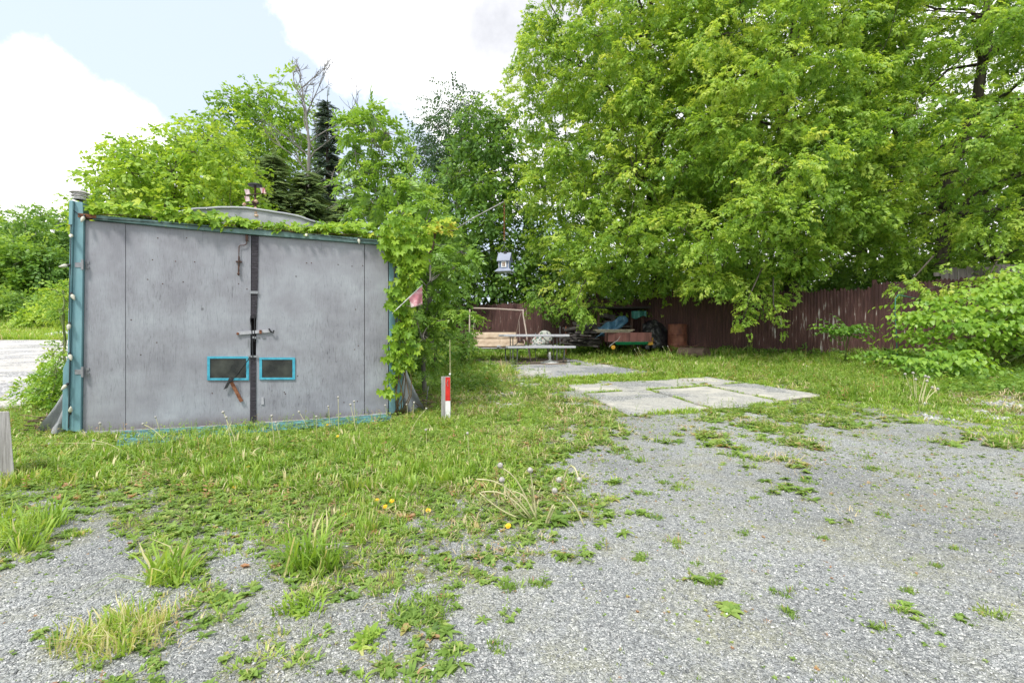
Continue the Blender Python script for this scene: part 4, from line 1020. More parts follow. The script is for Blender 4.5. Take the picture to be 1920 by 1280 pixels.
# ------------------------------------------------------------------ picnic table
M_resin = mat_simple('pale_grey_resin', [(.3, (.34, .34, .37)), (.6, (.45, .45, .48)), (.8, (.52, .52, .55))], 25, .5, bump=.1)
M_tube = mat_simple('grey_tube_steel', [(.3, (.13, .13, .14)), (.7, (.24, .24, .25))], 25, .4, .5, bump=.1)
pc = G(1003, 684); pc = Vector((pc.x, pc.y+.75, tz(pc.x, pc.y+.6)))
pt = thing('picnic_table', 'pale grey picnic table with attached benches on bent steel legs', 'picnic table', tuple(pc))
a_ = R(13); PX = Vector((math.cos(a_), math.sin(a_), 0)); PY = Vector((-math.sin(a_), math.cos(a_), 0)); PA = (PX, PY, Vector((0,0,1)))
def P(x, y, z): return pc + PX*x + PY*y + Vector((0, 0, z))
L = .92
MB().box(P(0, 0, .745), (2*L, .76, .065), PA).build('table_top', M_resin, pt, bevel=.015)
for sy in (-1, 1): MB().box(P(0, sy*.72, .44), (2*L, .28, .055), PA).build('bench', M_resin, pt, bevel=.012)
for sx in (-1, 1):
    x = sx*.64; b = MB()
    b.tube([P(x, -.74, .42), P(x, -.70, .12), P(x, -.66, .05), P(x, -.58, .022), P(x, .58, .022), P(x, .66, .05), P(x, .70, .12), P(x, .74, .42)], .017, 8)
    b.build('leg_frame', M_tube, pt, smooth=True)
    b = MB(); 
    for y in (-.16, .16): b.tube([P(x*.98, y, .03), P(x*.98, y, .72)], .014, 8)
    b.tube([P(x*.98, -.74, .405), P(x*.98, .74, .405)], .014, 8); b.tube([P(x*.98, -.34, .71), P(x*.98, .34, .71)], .012, 8)
    b.build('upright', M_tube, pt); MB().tube([P(x*.98, 0, .41), P(x*.35, 0, .72)], .011, 8).build('brace', M_tube, pt)

# umbrella base
up_ = G(1031, 681); ub = thing('umbrella_base', 'chipped white parasol base on the ground beside the picnic table leg', 'parasol base', tuple(up_))
MB().lathe(up_ + Vector((0, 0, .005)), [(.26, 0), (.26, .02), (.16, .05), (.05, .075), (.04, .09)], 18).build('foot', M_white, ub, smooth=False)
MB().tube([up_ + Vector((0,0,.06)), up_ + Vector((0, 0, .30))], .030, 10).build('tube_socket', M_white, ub)

# ------------------------------------------------------------------ garden swing
M_cush = mat_simple('tan_cushion_cloth', [(.3, (.33, .25, .18)), (.6, (.43, .34, .25)), (.8, (.50, .42, .33))], 6, .85, bump=.4, dist=.02)
M_frame = mat_simple('taupe_painted_tube', [(.3, (.26, .20, .17)), (.7, (.38, .31, .27))], 20, .5, bump=.1)
YS_ = 13.9; sc0 = G(935, 672); swz = tz(-.4, YS_)
sw = thing('garden_swing', 'two-seat tan cushioned garden swing hanging in a taupe tube frame', 'garden swing', (-.42, YS_, swz))
def W(px, py, dy=0): return at(px, py, YS_+dy)
MB().tube([W(884, 577.5), W(932, 579), W(982, 582)], .024, 8).build('top_beam', M_frame, sw)
def arc(a, c, bow, n=8): return [a.lerp(c, i/n) + Vector((bow*math.sin(math.pi*i/n), 0, 0)) for i in range(n+1)]
gl = lambda px, dy: Vector((W(px, 600, dy).x, YS_+dy, tz(W(px, 600, dy).x, YS_+dy)))
for px, bx in ((981, 1), (881, -1)):
    top = W(px, 580)
    for dy in (-.75, .75):
        f = gl(px + (14 if bx > 0 else -2), dy); mid = Vector(((top.x*2+f.x)/3, YS_+dy*.35, top.z*.62+f.z*.38))
        MB().tube([top, Vector((top.x, YS_+dy*.08, top.z-.18)), mid, Vector(((top.x+2*f.x)/3, YS_+dy*.72, top.z*.28+f.z*.72)), f], .022, 8).build('leg', M_frame, sw, smooth=True)
    MB().tube([W(px-bx*4, 586), W(px-bx*8, 600), W(px-bx*6, 640, -.1)], .008, 6).build('hanging_rod', M_frame, sw)
    MB().tube([W(px-bx*8, 600), W(px-bx*13, 625, .25)], .008, 6).build('hanging_rod', M_frame, sw)
    MB().tube([W(px-bx*1, 636.5, .15), W(px-bx*-2, 638, -.15), W(px-bx*-3, 645, -.42), W(px-bx*-2, 650, -.45)], .016, 8).build('armrest', M_frame, sw, smooth=True)
def cushion(x0, x1, y0, y1, dy0, dy1, th, name, cols=3, rows=1):
    nu, nv = 36, 12; V = []
    for side in (0, 1):
        for j in range(nv+1):
            for i in range(nu+1):
                u, v = i/nu, j/nv
                puff = (abs(math.sin(math.pi*u*cols)))**.35*(abs(math.sin(math.pi*min(max(v*rows, 0.001), rows-.001))))**.4
                puff = max(puff, 0)*(1 if 0 < i < nu and 0 < j < nv else 0)
                q = W(x0+(x1-x0)*u, y0+(y1-y0)*v, dy0+(dy1-dy0)*v)
                nrm = Vector((0, -(abs(y1-y0)*YS_/F), abs(dy1-dy0))).normalized() if name != 'seat_cushion' else Vector((0, -.25, 1)).normalized()
                V.append(tuple(q + nrm*(th*(.35+.65*puff) if side == 0 else -th*.2)))
    n = nu+1; N = n*(nv+1)
    Q = [(j*n+i, j*n+i+1, (j+1)*n+i+1, (j+1)*n+i) for j in range(nv) for i in range(nu)]
    Q += [(N+j*n+i, N+(j+1)*n+i, N+(j+1)*n+i+1, N+j*n+i+1) for j in range(nv) for i in range(nu)]
    ring = [i for i in range(n)] + [j*n+nu for j in range(1, nv+1)] + [nv*n+i for i in range(nu-1, -1, -1)] + [j*n for j in range(nv-1, 0, -1)]
    Q += [(ring[k], N+ring[k], N+ring[(k+1) % len(ring)], ring[(k+1) % len(ring)]) for k in range(len(ring))]
    build_np(name, np.array(V), np.array(Q), None, None, M_cush, sw, True)
cushion(879, 968, 623.5, 635.5, .28, .18, .07, 'back_cushion'); cushion(879, 970, 636, 646.5, .17, .08, .075, 'back_cushion')
cushion(882, 984, 646, 650, .05, -.50, .07, 'seat_cushion')
b = MB(); b.tube([W(886, 653, -.48), W(984, 653, -.48)], .016, 8); b.tube([W(882, 651, .12), W(978, 651, .12)], .016, 8); b.tube([W(886, 653, -.48), W(882, 651, .12)], .014, 8); b.tube([W(984, 653, -.48), W(978, 651, .12)], .014, 8)
b.build('seat_frame', M_tube, sw)

# patio chair with floral cushions behind the table
m_, nd, ln, p = new_mat('floral_cushion_cloth')
t = nd.new('ShaderNodeTexCoord'); v = nd.new('ShaderNodeTexVoronoi'); v.inputs['Scale'].default_value = 22; ln.new(t.outputs['Object'], v.inputs['Vector'])
sp = nd.new('ShaderNodeSeparateColor'); ln.new(v.outputs['Color'], sp.inputs[0])
r = ramp(nd, [(0, (.36, .37, .34)), (.40, (.08, .12, .08)), (.55, (.30, .31, .28)), (.62, (.07, .08, .10)), (.72, (.32, .14, .14)), (.80, (.40, .40, .37))], 'CONSTANT'); ln.new(sp.outputs[0], r.inputs[0])
ln.new(r.outputs[0], p.inputs['Base Color']); p.inputs['Roughness'].default_value = .8; M_floral = m_
YC = 14.1; cz = G(1015, 672); fc_ = thing('patio_chair', 'reclined patio chair with round floral cushions behind the picnic table', 'chair', (at(1018, 640, YC).x, YC, tz(.9, YC)))
def Cc_(px, py, dy=0): return at(px, py, YC+dy)
MB().lathe(Cc_(1022, 633, .1), [(.05, -.07), (.20, -.06), (.235, 0), (.20, .06), (.05, .07)], 18, (.1, -1, .25)).build('back_cushion', M_floral, fc_, smooth=True)
MB().lathe(Cc_(1010, 641, -.15), [(.05, -.06), (.19, -.05), (.22, 0), (.19, .05), (.05, .06)], 18, (-.2, -.9, .55)).build('seat_cushion', M_floral, fc_, smooth=True)
b = MB()
for x0 in (1003, 1029):
    for dy in (-.3, .25): b.tube([Cc_(x0, 650, dy), Vector((Cc_(x0+2, 650, dy).x, YC+dy, tz(.9, YC+dy)))], .012, 6)
    b.tube([Cc_(x0, 650, -.3), Cc_(x0, 650, .25), Cc_(x0+1, 624, .28)], .012, 6)
b.tube([Cc_(1003, 650, -.3), Cc_(1029, 650, -.3)], .012, 6); b.tube([Cc_(1003, 650, .25), Cc_(1029, 650, .25)], .012, 6); b.build('chair_frame', M_tube, fc_)

# ------------------------------------------------------------------ clutter along the fence
random.seed(202)
YJ = 13.9
def J(px, py, dy=0): return at(px, py, YJ+dy)
def gz_at(p): return tz(p.x, p.y)
# stacked dark boards and split wood
b = MB()
for i in range(70):
    f = rv(0, 1); x = 1066+f*50; top = 600 + 22*abs(f-.55); y = rv(top+4, 648); p = J(x, y, rv(-.1, .5)); p.z = max(p.z, gz_at(p)+.03)
    d = Vector((rv(.5, 1), rv(-.6, .6), rv(-.12, .12))).normalized(); l = rv(.35, .7)
    b.box(p, (l, rv(.08, .16), rv(.03, .07)), (d, Vector((-d.y, d.x, 0)).normalized(), d.cross(Vector((-d.y, d.x, 0)).normalized())))
M_split = mat_simple('dark_grey_firewood', [(.3, (.035, .030, .028)), (.6, (.09, .08, .075)), (.8, (.17, .15, .14))], 9, .9, bump=.5, stretch=(1, 1, 5))
tag(b.build('firewood', M_split), 'heap of dark split wood and boards left of the blue tarp', 'firewood', kind='stuff')
# lean-to rack behind
rk = thing('lean_to_rack', 'dark timber rack with a flat roof standing between woodpile and black tarp', 'rack', tuple(Vector((J(1150, 600, .6).x, YJ+.6, tz(J(1150, 600, .6).x, YJ+.6)))))
for px in (1122, 1184, 1204):
    p = J(px, 600, .35); MB().box(Vector((p.x, p.y, (p.z+.25+gz_at(p))/2)), (.07, .07, p.z+.25-gz_at(p))).build('post', M_darkrust, rk)
b = MB(); b.box(J(1160, 578, .55), (1.75, .9, .05)); b.build('roof_board', M_void, rk)
b = MB()
for y in (612, 628): b.box(J(1148, y, .55), (1.1, .5, .04))
for i in range(14): b.box(J(rv(1124, 1178), rv(590, 626), rv(.4, .7)), (rv(.15, .5), rv(.1, .3), rv(.04, .14)))
b.build('stored_boards', M_split, rk)
def cloth(name, label, cat, outline_fn, mat, nu=26, nv=18, thick=.006):
    V = []
    for j in range(nv+1):
        for i in range(nu+1): V.append(tuple(outline_fn(i/nu, j/nv)))
    n = nu+1; o = build_np(name, np.array(V), np.array([(j*n+i, j*n+i+1, (j+1)*n+i+1, (j+1)*n+i) for j in range(nv) for i in range(nu)]), None, None, mat, None, True)
    o.modifiers.new('s', 'SOLIDIFY').thickness = thick
    return tag(o, label, cat)
M_btarp = mat_simple('faded_blue_tarpaulin', [(.3, (.02, .06, .11)), (.55, (.04, .11, .18)), (.75, (.10, .17, .22))], 5, .5, bump=.6, dist=.03)
M_ktarp = mat_simple('black_plastic_sheet', [(.35, (.010, .010, .012)), (.7, (.03, .03, .034))], 6, .28, bump=1.0, dist=.05, spec=.6)
M_gtarp = mat_simple('dark_teal_sheet', [(.3, (.015, .09, .085)), (.7, (.04, .17, .15))], 6, .5, bump=.5)
cloth('blue_tarp', 'faded blue tarpaulin draped over boards left of the red crate', 'tarp',
      lambda u, v: J(1120+u*52 + 6*math.sin(v*4), 590+ (1-u)*24*(1-v*.4) + v*(30-u*6) + 2*math.sin(u*14+v*3), -.02-.30*v+.07*math.sin(u*11+v*4)), M_btarp)
cloth('teal_sheet', 'dark teal sheet hanging at the roof edge above the crate', 'tarp',
      lambda u, v: J(1184+u*28, 583+v*(12+3*math.sin(u*6)), .05+.05*math.sin(u*9)), M_gtarp)
cloth('black_tarp', 'crumpled shiny black plastic sheet over a heap left of the rusty barrel', 'tarp',
      lambda u, v: J(1203+u*54 + 3*fbm(u*5, v*5, 3), (600+16*(u-.35)**2*4)*(1-v)+652*v + 3*(vnoise(u*7, v*7, 5)-.5), .25-.5*math.sin(v*1.5)*math.sin(math.pi*min(max(u, .02), .98))**.6+.10*vnoise(u*8, v*6, 8)), M_ktarp, 34, 26)
# crate on the small green wagon
M_crate = mat_simple('peeling_brown_boards', [(.36, (.09, .035, .03)), (.6, (.16, .065, .055)), (.72, (.22, .11, .10)), (.78, (.5, .45, .43))], 4, .8, bump=.4, stretch=(2, 2, .6))
M_green = mat_simple('green_plastic', [(.3, (.0, .12, .055)), (.7, (.01, .19, .085))], 10, .45, bump=0)
M_yel = mat_simple('yellow_plastic', [(.3, (.38, .19, .01)), (.7, (.50, .27, .02))], 10, .45, bump=0)
wg = thing('toy_wagon', 'green toy wagon with yellow wheel and nose under the brown crate', 'wagon', tuple(J(1190, 654, -.45)))
b = MB(); b.hexa([J(1156, 646.5, -.75), J(1214, 646, -.75), J(1214, 646, -.25), J(1156, 646.5, -.25), J(1151, 641, -.8), J(1217, 640.5, -.8), J(1217, 640.5, -.2), J(1151, 641, -.2)]); b.build('tray', M_green, wg, bevel=.01)
b = MB(); b.hexa([J(1214.5, 647, -.72), J(1225, 646, -.72), J(1225, 646, -.28), J(1214.5, 647, -.28), J(1214.5, 640.5, -.72), J(1223, 640, -.72), J(1223, 640, -.28), J(1214.5, 640.5, -.28)]); b.tube([J(1223, 645, -.6), J(1223.5, 633, -.6)], .018, 8); b.build('nose', M_yel, wg)
for px in (1150, 1214):
    for dy in (-.78, -.22):
        w_ = MB().lathe(J(px, 651, dy-.02), [(.03, 0), (.058, .004), (.058, .04), (.03, .044)], 16, (0, 1, 0)).build('wheel', M_yel if dy < -.5 and px < 1200 else M_black, wg)
cr = MB(); x0, x1, y0, y1 = 1140, 1222, 623, 640.5
nb = 6
for i in range(nb):
    a = x0 + (x1-x0)*i/nb; c = x0 + (x1-x0)*(i+.97)/nb
    cr.prism([J(a, y1, -.75), J(c, y1, -.75), J(c, y0+rv(0, .6), -.75), J(a, y0+rv(0, .6), -.75)], (0, .03, 0))
for x in (x0, x1): p = J(x, y1, -.72); q = J(x, y0, -.72); cr.prism([p, q, q+Vector((0, .5, 0)), p+Vector((0, .5, 0))], (.03 if x == x0 else -.03, 0, 0))
cr.prism([J(x0, y1, -.22), J(x1, y1, -.22), J(x1, y0, -.22), J(x0, y0, -.22)], (0, .03, 0)); cr.box((J(x0, y1, -.48)+J(x1, y1, -.48))/2+Vector((0,0,.02)), (1.28, .5, .02))
tag(cr.build('crate', M_crate), 'long brown board crate with peeling paint on the green toy wagon', 'crate')
b = MB()
for k, y in enumerate((617.5, 619.6, 621.8)): b.prism([J(1114+k*3, y+1.2, -.9+.02*k), J(1190-k*4, y+1.5, -.7), J(1190-k*4, y, -.7), J(1114+k*3, y-.3, -.9+.02*k)], (0, .22, 0))
tag(b.build('loose_planks', mat_simple('pale_lumber', [(.3, (.16, .14, .10)), (.7, (.30, .27, .20))], 12, .85, bump=.3)), 'few pale planks lying across the left end of the brown crate', 'planks')
tag(MB().tube([J(1142, 650, -1.0), J(1150, 643, -1.0), J(1158, 638, -.98), J(1163, 630, -1.0)], [.009, .008, .006, .004], 6).build('dead_branch', M_wood), 'bare grey branch leaning on the brown crate', 'branch')
# barrel
M_barrel = mat_simple('red_rusted_drum', [(.3, (.07, .025, .018)), (.5, (.17, .055, .035)), (.68, (.26, .11, .07)), (.8, (.32, .20, .14))], 7, .6, .1, bump=.3, stretch=(1, 1, .5))
bp = J(1270, 640, -.1); bp.z = gz_at(bp)
H_ = at(1270, 607.5, YJ-.1).z - bp.z; rB = 17/F*YJ
br = thing('rusty_barrel', 'red rusty steel barrel standing between the black tarp and the lawn roller', 'barrel', tuple(bp))
prf = [(.01, .01), (rB*.97, .01), (rB, .03)]
for k in (1, 2): prf += [(rB, H_*k/3-.03), (rB*1.035, H_*k/3), (rB, H_*k/3+.03)]
prf += [(rB, H_-.03), (rB*1.02, H_-.01), (rB*1.02, H_), (rB*.97, H_), (rB*.95, H_-.025), (.01, H_-.022)]
MB().lathe(bp, prf, 32).build('drum', M_barrel, br, smooth=False)
MB().lathe(bp + Vector((rB*.4, -rB*.4, H_-.02)), [(.03, 0), (.03, .02), (.01, .022)], 12).build('bung', M_darkrust, br)
# lawn roller
ra, rb_ = G(1272, 655), G(1330, 664)
rr = .17; a = Vector((at(1276, 650, 12.9).x, 12.9, tz(3.6, 12.9)+rr)); c = Vector((at(1325, 650, 12.2).x, 12.2, tz(5.0, 12.2)+rr))
ax_ = (c-a).normalized(); lr = thing('lawn_roller', 'brown rusty lawn roller drum lying at the foot of the fence', 'roller', tuple((a+c)/2-Vector((0,0,rr))))
Lr = (c-a).length
MB().lathe(a, [(rr*.9, .015), (rr, 0), (rr, Lr), (rr*.9, Lr-.015), (.02, Lr-.02)], 36, ax_).build('drum', mat_simple('brown_roller_steel', [(.3, (.07, .045, .035)), (.7, (.16, .11, .085))], 6, .6, .2, bump=.2), lr)
b = MB(); pz = Vector((0, 0, 1)); sd = ax_.cross(pz)
b.tube([c + ax_*.04, c + ax_*.04 + pz*rr*1.15 - sd*.04, a - ax_*.05 + pz*rr*1.15 - sd*.04, a - ax_*.05], .014, 6); b.tube([a - ax_*.06, c + ax_*.05], .015, 6)
b.tube([(a+c)/2 + pz*rr*1.15 - sd*.04, (a+c)/2 + pz*rr*1.9 - sd*.5], .013, 6); b.build('handle', M_darkrust, lr)
# sticks left of the woodpile
for (x, y0, y1, lab, mt, r_) in ((1050, 611, 665, 'thin pale grey stick standing upright right of the picnic table', M_galv, .009), (1061, 612, 640, 'narrow rusty stake with a pale tag by the woodpile', M_rust, .015)):
    p = J(x, y1, .2); p.z = gz_at(p); b = MB().tube([p, J(x, y0, .2)], r_, 6); tag(b.build('stake', mt), lab, 'stake')
# green wire post with hose and the blue boards at the right
wp0 = G(1684, 694); b = MB(); Yw = wp0.y
b.tube([wp0, at(1681, 640, Yw), at(1678, 580, Yw), at(1679, 560, Yw), at(1684, 553, Yw), at(1700, 556, Yw+.3), at(1730, 562, Yw+.6), at(1762, 567, Yw+.8)], .011, 6)
tag(b.build('garden_hose', mat_simple('green_hose', [(.3, (.03, .12, .09)), (.7, (.06, .2, .15))], 20, .5), smooth=True), 'green hose rising up a stake left of the big leafy bush', 'hose')
b = MB(); q1 = G(1795, 700)
for k, (xa, xb, y) in enumerate(((1795, 1870, 698), (1845, 1960, 703))):
    a, c = G(xa, y), G(xb, y+6); d = (c-a); b.prism([a+Vector((0,0,.03)), c+Vector((0,0,.03)), c+Vector((.05,.12,.03)), a+Vector((.05,.12,.03))], (0, 0, .035))
tag(b.build('blue_boards', mat_simple('blue_green_board', [(.3, (.03, .17, .22)), (.7, (.08, .36, .42))], 9, .6)), 'blue-green boards lying in the weeds under the big leafy bush', 'boards')
# boulder on the bank
bo = G(96, 632); b = MB(); t_ = []
prf = [(.02, -.1), (1.0, 0), (1.25, .35), (.9, .7), (.3, .95), (.02, 1.0)]
b.lathe((bo.x, bo.y+.8, bo.z-.05), prf, 12); b.v = [(bo.x + (v[0]-bo.x)*(1+.3*vnoise(v[0]*2, v[2]*3, 1)), v[1]+.4*vnoise(v[2]*2, v[0], 2), bo.z + (v[2]-bo.z)*.42*(1+.6*(v[0]-bo.x)*.4)) for v in b.v]
tag(b.build('boulder', mat_simple('pale_granite', [(.3, (.35, .34, .36)), (.7, (.55, .54, .56))], 5, .9, bump=.5), smooth=False), 'pale grey boulder on the grass bank beyond the road', 'boulder')

# ------------------------------------------------------------------ trees
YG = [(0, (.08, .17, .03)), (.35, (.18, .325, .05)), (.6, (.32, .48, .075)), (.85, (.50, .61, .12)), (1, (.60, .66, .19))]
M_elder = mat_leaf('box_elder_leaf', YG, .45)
M_lime = mat_leaf('lime_green_leaf', [(0, (.08, .17, .025)), (.4, (.18, .33, .04)), (.7, (.33, .48, .065)), (1, (.46, .56, .10))], .42)
M_mid = mat_leaf('mid_green_leaf', [(0, (.05, .12, .025)), (.5, (.125, .25, .045)), (.8, (.22, .36, .065)), (1, (.32, .45, .10))], .38)
M_dull = mat_leaf('blue_green_leaf', [(0, (.03, .065, .03)), (.5, (.07, .145, .06)), (1, (.20, .31, .12))], .28, .6)
M_ash = mat_leaf('pale_ash_leaf', [(0, (.09, .18, .03)), (.5, (.21, .37, .06)), (.8, (.34, .49, .11)), (1, (.45, .57, .17))], .42, .4, .45)
M_fir = mat_leaf('fir_needles', [(0, (.05, .10, .035)), (.5, (.12, .19, .06)), (1, (.26, .33, .11))], .2, .7)
M_spruce = mat_leaf('spruce_needles', [(0, (.035, .065, .045)), (.5, (.075, .12, .085)), (1, (.14, .19, .12))], .15, .7)
M_creeper = mat_leaf('creeper_leaf', [(0, (.07, .16, .015)), (.4, (.18, .33, .025)), (.7, (.32, .47, .04)), (.9, (.47, .53, .06)), (1, (.52, .44, .07))], .38)
M_knot = mat_leaf('knotweed_leaf', [(0, (.06, .15, .02)), (.4, (.15, .30, .04)), (.7, (.29, .46, .06)), (1, (.46, .55, .11))], .42, .4, .45)
M_bark = mat_simple('dark_furrowed_bark', [(.3, (.035, .028, .022)), (.6, (.085, .07, .055)), (.8, (.15, .13, .11))], 11, .9, bump=.7, stretch=(1, 1, .25), dist=.02)
M_bark2 = mat_simple('grey_bark', [(.3, (.12, .11, .10)), (.7, (.26, .24, .22))], 11, .9, bump=.5, stretch=(1, 1, .25), dist=.02)
M_stem = mat_simple('green_stem', [(.3, (.10, .14, .04)), (.7, (.20, .24, .08))], 20, .6, bump=0)

def inpoly(x, y, poly):
    r = np.zeros(np.shape(x), bool); n = len(poly)
    for i in range(n):
        (x0, y0), (x1, y1) = poly[i], poly[(i+1) % n]
        if y0 == y1: continue
        c = ((y0 > y) != (y1 > y)) & (x < (x1-x0)*(y-y0)/(y1-y0)+x0); r ^= c
    return r
def edge_dist(x, y, poly):
    d = np.full(np.shape(x), 1e9)
    for i in range(len(poly)):
        a, b = np.array(poly[i], float), np.array(poly[(i+1) % len(poly)], float); ab = b-a
        t = np.clip(((x-a[0])*ab[0]+(y-a[1])*ab[1])/(ab@ab+1e-9), 0, 1); d = np.minimum(d, np.hypot(x-a[0]-t*ab[0], y-a[1]-t*ab[1]))
    return d
def lobes_in(poly, Y, Rd, n):
    """clump centres spread through a crown of that outline, depth Y +- Rd"""
    P_ = np.array(poly, float); lo, hi = P_.min(0), P_.max(0); out = []
    cx = rng.uniform(lo[0], hi[0], n*60); cy = rng.uniform(lo[1], hi[1], n*60); k = inpoly(cx, cy, poly); cx, cy = cx[k], cy[k]
    ed = edge_dist(cx, cy, poly); md = np.percentile(ed, 88)
    hd = Rd*np.sqrt(np.clip(ed/md, .04, 1)); dy = hd*np.sign(rng.uniform(-1, 1, len(cx)))*rng.uniform(0, 1, len(cx))**.5
    W_ = np.stack([(cx-960)/F*(Y+dy), Y+dy, CAMH+(HY-cy)/F*(Y+dy)], 1)
    if not len(W_): return W_
    keep = [0]; dm = np.linalg.norm(W_-W_[0], axis=1)
    cap = min(len(W_), n*8); W_ = W_[:cap]; dm = dm[:cap]
    while len(keep) < min(n, len(W_)):         # mostly farthest-point, a little random, so gaps stay uneven
        c = int(np.argmax(dm*rng.uniform(.45, 1, len(dm)))); keep.append(c); dm = np.minimum(dm, np.linalg.norm(W_-W_[c], axis=1))
    return W_[keep]
def branch_path(a, b, sag, n=6, jit=.05):
    a, b = Vector(a), Vector(b); L_ = (b-a).length; pts = []
    for i in range(n+1):
        f = i/n; p = a.lerp(b, f) + Vector((0, 0, sag*L_*math.sin(math.pi*f)))
        if 0 < i < n: p += Vector((random.gauss(0, jit), random.gauss(0, jit), random.gauss(0, jit)))*L_*.5
        pts.append(p)
    return pts
def tree(name, label, cat, base, lobes, lr, per, tm, leafmat, barkmat, tr, group=None, sc=1.0, droop=.35, tint=.45, tvar=.09, lean_top=None, K=7, flat=.8, outw=1.0, top_tint=.18, twigs=3, hspan=None, shell=.5):
    random.seed(len(lobes)*31+int(abs(base[0]*10)))
    base = Vector(base); root = thing(name, label, cat, tuple(base), group)
    L_ = np.asarray(lobes); cen = L_.mean(0); zt = L_[:, 2].max()
    top = Vector(lean_top) if lean_top is not None else Vector((cen[0]*.7+base.x*.3, cen[1]*.7+base.y*.3, zt*.92+cen[2]*.08))
    zlo, zhi = base.z, top.z; H_ = zhi-zlo
    tp = branch_path(base - Vector((0, 0, .1)), top, 0, 10, .02); b = MB()
    b.tube(tp, [tr*(1-.9*i/10)+.008 for i in range(11)], 9)
    for a in range(5):
        an = a*1.256; b.tube([base+Vector((math.cos(an), math.sin(an), 0))*tr*1.5-Vector((0,0,.05)), base+Vector((math.cos(an), math.sin(an), 0))*tr*.7+Vector((0,0,tr*2.2))], [tr*.35, tr*.3], 6)
    nodes = [(p, tr*(1-.9*i/10)) for i, p in enumerate(tp) if i >= 3]
    idx = [int(rng.integers(len(L_)))]; dm = np.linalg.norm(L_-L_[idx[0]], axis=1)
    for _ in range(min(K, len(L_))-1): c = int(np.argmax(dm)); idx.append(c); dm = np.minimum(dm, np.linalg.norm(L_-L_[c], axis=1))
    for i in idx:
        c = Vector(L_[i]); zz = min(max(c.z - .45*math.hypot(c.x-base.x, c.y-base.y) - .1*H_, zlo+.2*H_), zhi-.1*H_)
        st, rr_ = min(nodes[:8], key=lambda q: abs(q[0].z-zz)); pth = branch_path(st, c, .10, 7, .05)
        r0 = rr_*.55; b.tube(pth, [r0*(1-.8*k/7)+.004 for k in range(8)], 7); nodes += [(p, r0*(1-.8*k/7)) for k, p in enumerate(pth) if k > 1]
    npos = np.array([tuple(p) for p, _ in nodes])
    for i in range(len(L_)):
        if i in idx: continue
        c = Vector(L_[i]); d = np.linalg.norm(npos-L_[i], axis=1) + .6*np.maximum(0, npos[:, 2]-L_[i][2]+.2); j = int(np.argmin(d)); r0 = max(.006, nodes[j][1]*.5)
        b.tube(branch_path(npos[j], c, .08, 4, .06), [r0*(1-.75*k/4)+.002 for k in range(5)], 5, False)
    n = len(L_)*per; own = np.repeat(np.arange(len(L_)), per); lrs = lr*rng.uniform(.7, 1.3, len(L_))
    v = rng.normal(0, 1, (n, 3)); v /= np.linalg.norm(v, axis=1, keepdims=True); rad = rng.uniform(0, 1, n)**shell
    pos = L_[own] + v*(rad*lrs[own])[:, None]*np.array([1, 1, flat])
    for i in range(len(L_)):
        w_ = np.nonzero(own == i)[0][:twigs]
        for j in w_: b.tube([L_[i], Vector((L_[i]+pos[j])/2)+Vector((0, 0, .05*lr)), pos[j]], [.008*sc+.002, .005*sc, .002], 4, False)
    tk = b.build('trunk', barkmat, root, smooth=True)
    dirs = v*outw + rng.normal(0, .45, (n, 3)); dirs[:, 2] = dirs[:, 2]*.6 - droop
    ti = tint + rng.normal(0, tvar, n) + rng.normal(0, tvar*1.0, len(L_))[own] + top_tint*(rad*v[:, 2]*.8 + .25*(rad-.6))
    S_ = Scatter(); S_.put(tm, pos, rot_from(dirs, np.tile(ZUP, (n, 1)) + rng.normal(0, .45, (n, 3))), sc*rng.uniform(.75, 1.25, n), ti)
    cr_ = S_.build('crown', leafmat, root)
    return root
def onground(px, Y): x = (px-960)/F*Y; return (x, Y, tz(x, Y))

Q_ = 1.0
# the three big box elders over the fence
polyA = [(1075, -260), (1040, -20), (1010, 60), (985, 130), (965, 165), (1000, 230), (1000, 300), (1015, 400), (1022, 490), (1035, 555), (1120, 572), (1250, 575), (1340, 460), (1385, 250), (1370, -60), (1340, -260)]
lA = lobes_in(polyA, 14.6, 2.6, 150)
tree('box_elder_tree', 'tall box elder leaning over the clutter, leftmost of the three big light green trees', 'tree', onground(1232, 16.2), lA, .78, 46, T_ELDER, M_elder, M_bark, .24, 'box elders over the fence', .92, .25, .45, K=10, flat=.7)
polyB = [(1310, -260), (1290, 60), (1300, 250), (1250, 420), (1235, 500), (1275, 540), (1400, 550), (1440, 545), (1540, 505), (1640, 470), (1700, 330), (1700, 80), (1660, -260)]
lB = lobes_in(polyB, 12.3, 2.5, 160)
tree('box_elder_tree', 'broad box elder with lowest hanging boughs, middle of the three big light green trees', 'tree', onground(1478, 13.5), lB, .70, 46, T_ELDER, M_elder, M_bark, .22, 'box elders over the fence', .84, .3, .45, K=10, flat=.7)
polyC = [(1620, -280), (1600, 60), (1620, 300), (1630, 440), (1690, 510), (1800, 530), (1900, 545), (2150, 550), (2350, 380), (2380, 0), (2300, -280)]
lC = lobes_in(polyC, 12.0, 2.5, 170)
tree('box_elder_tree', 'box elder filling the top right corner, rightmost of the three big light green trees', 'tree', onground(1735, 12.9), lC, .73, 46, T_ELDER, M_elder, M_bark, .22, 'box elders over the fence', .84, .25, .43, K=10, flat=.7)
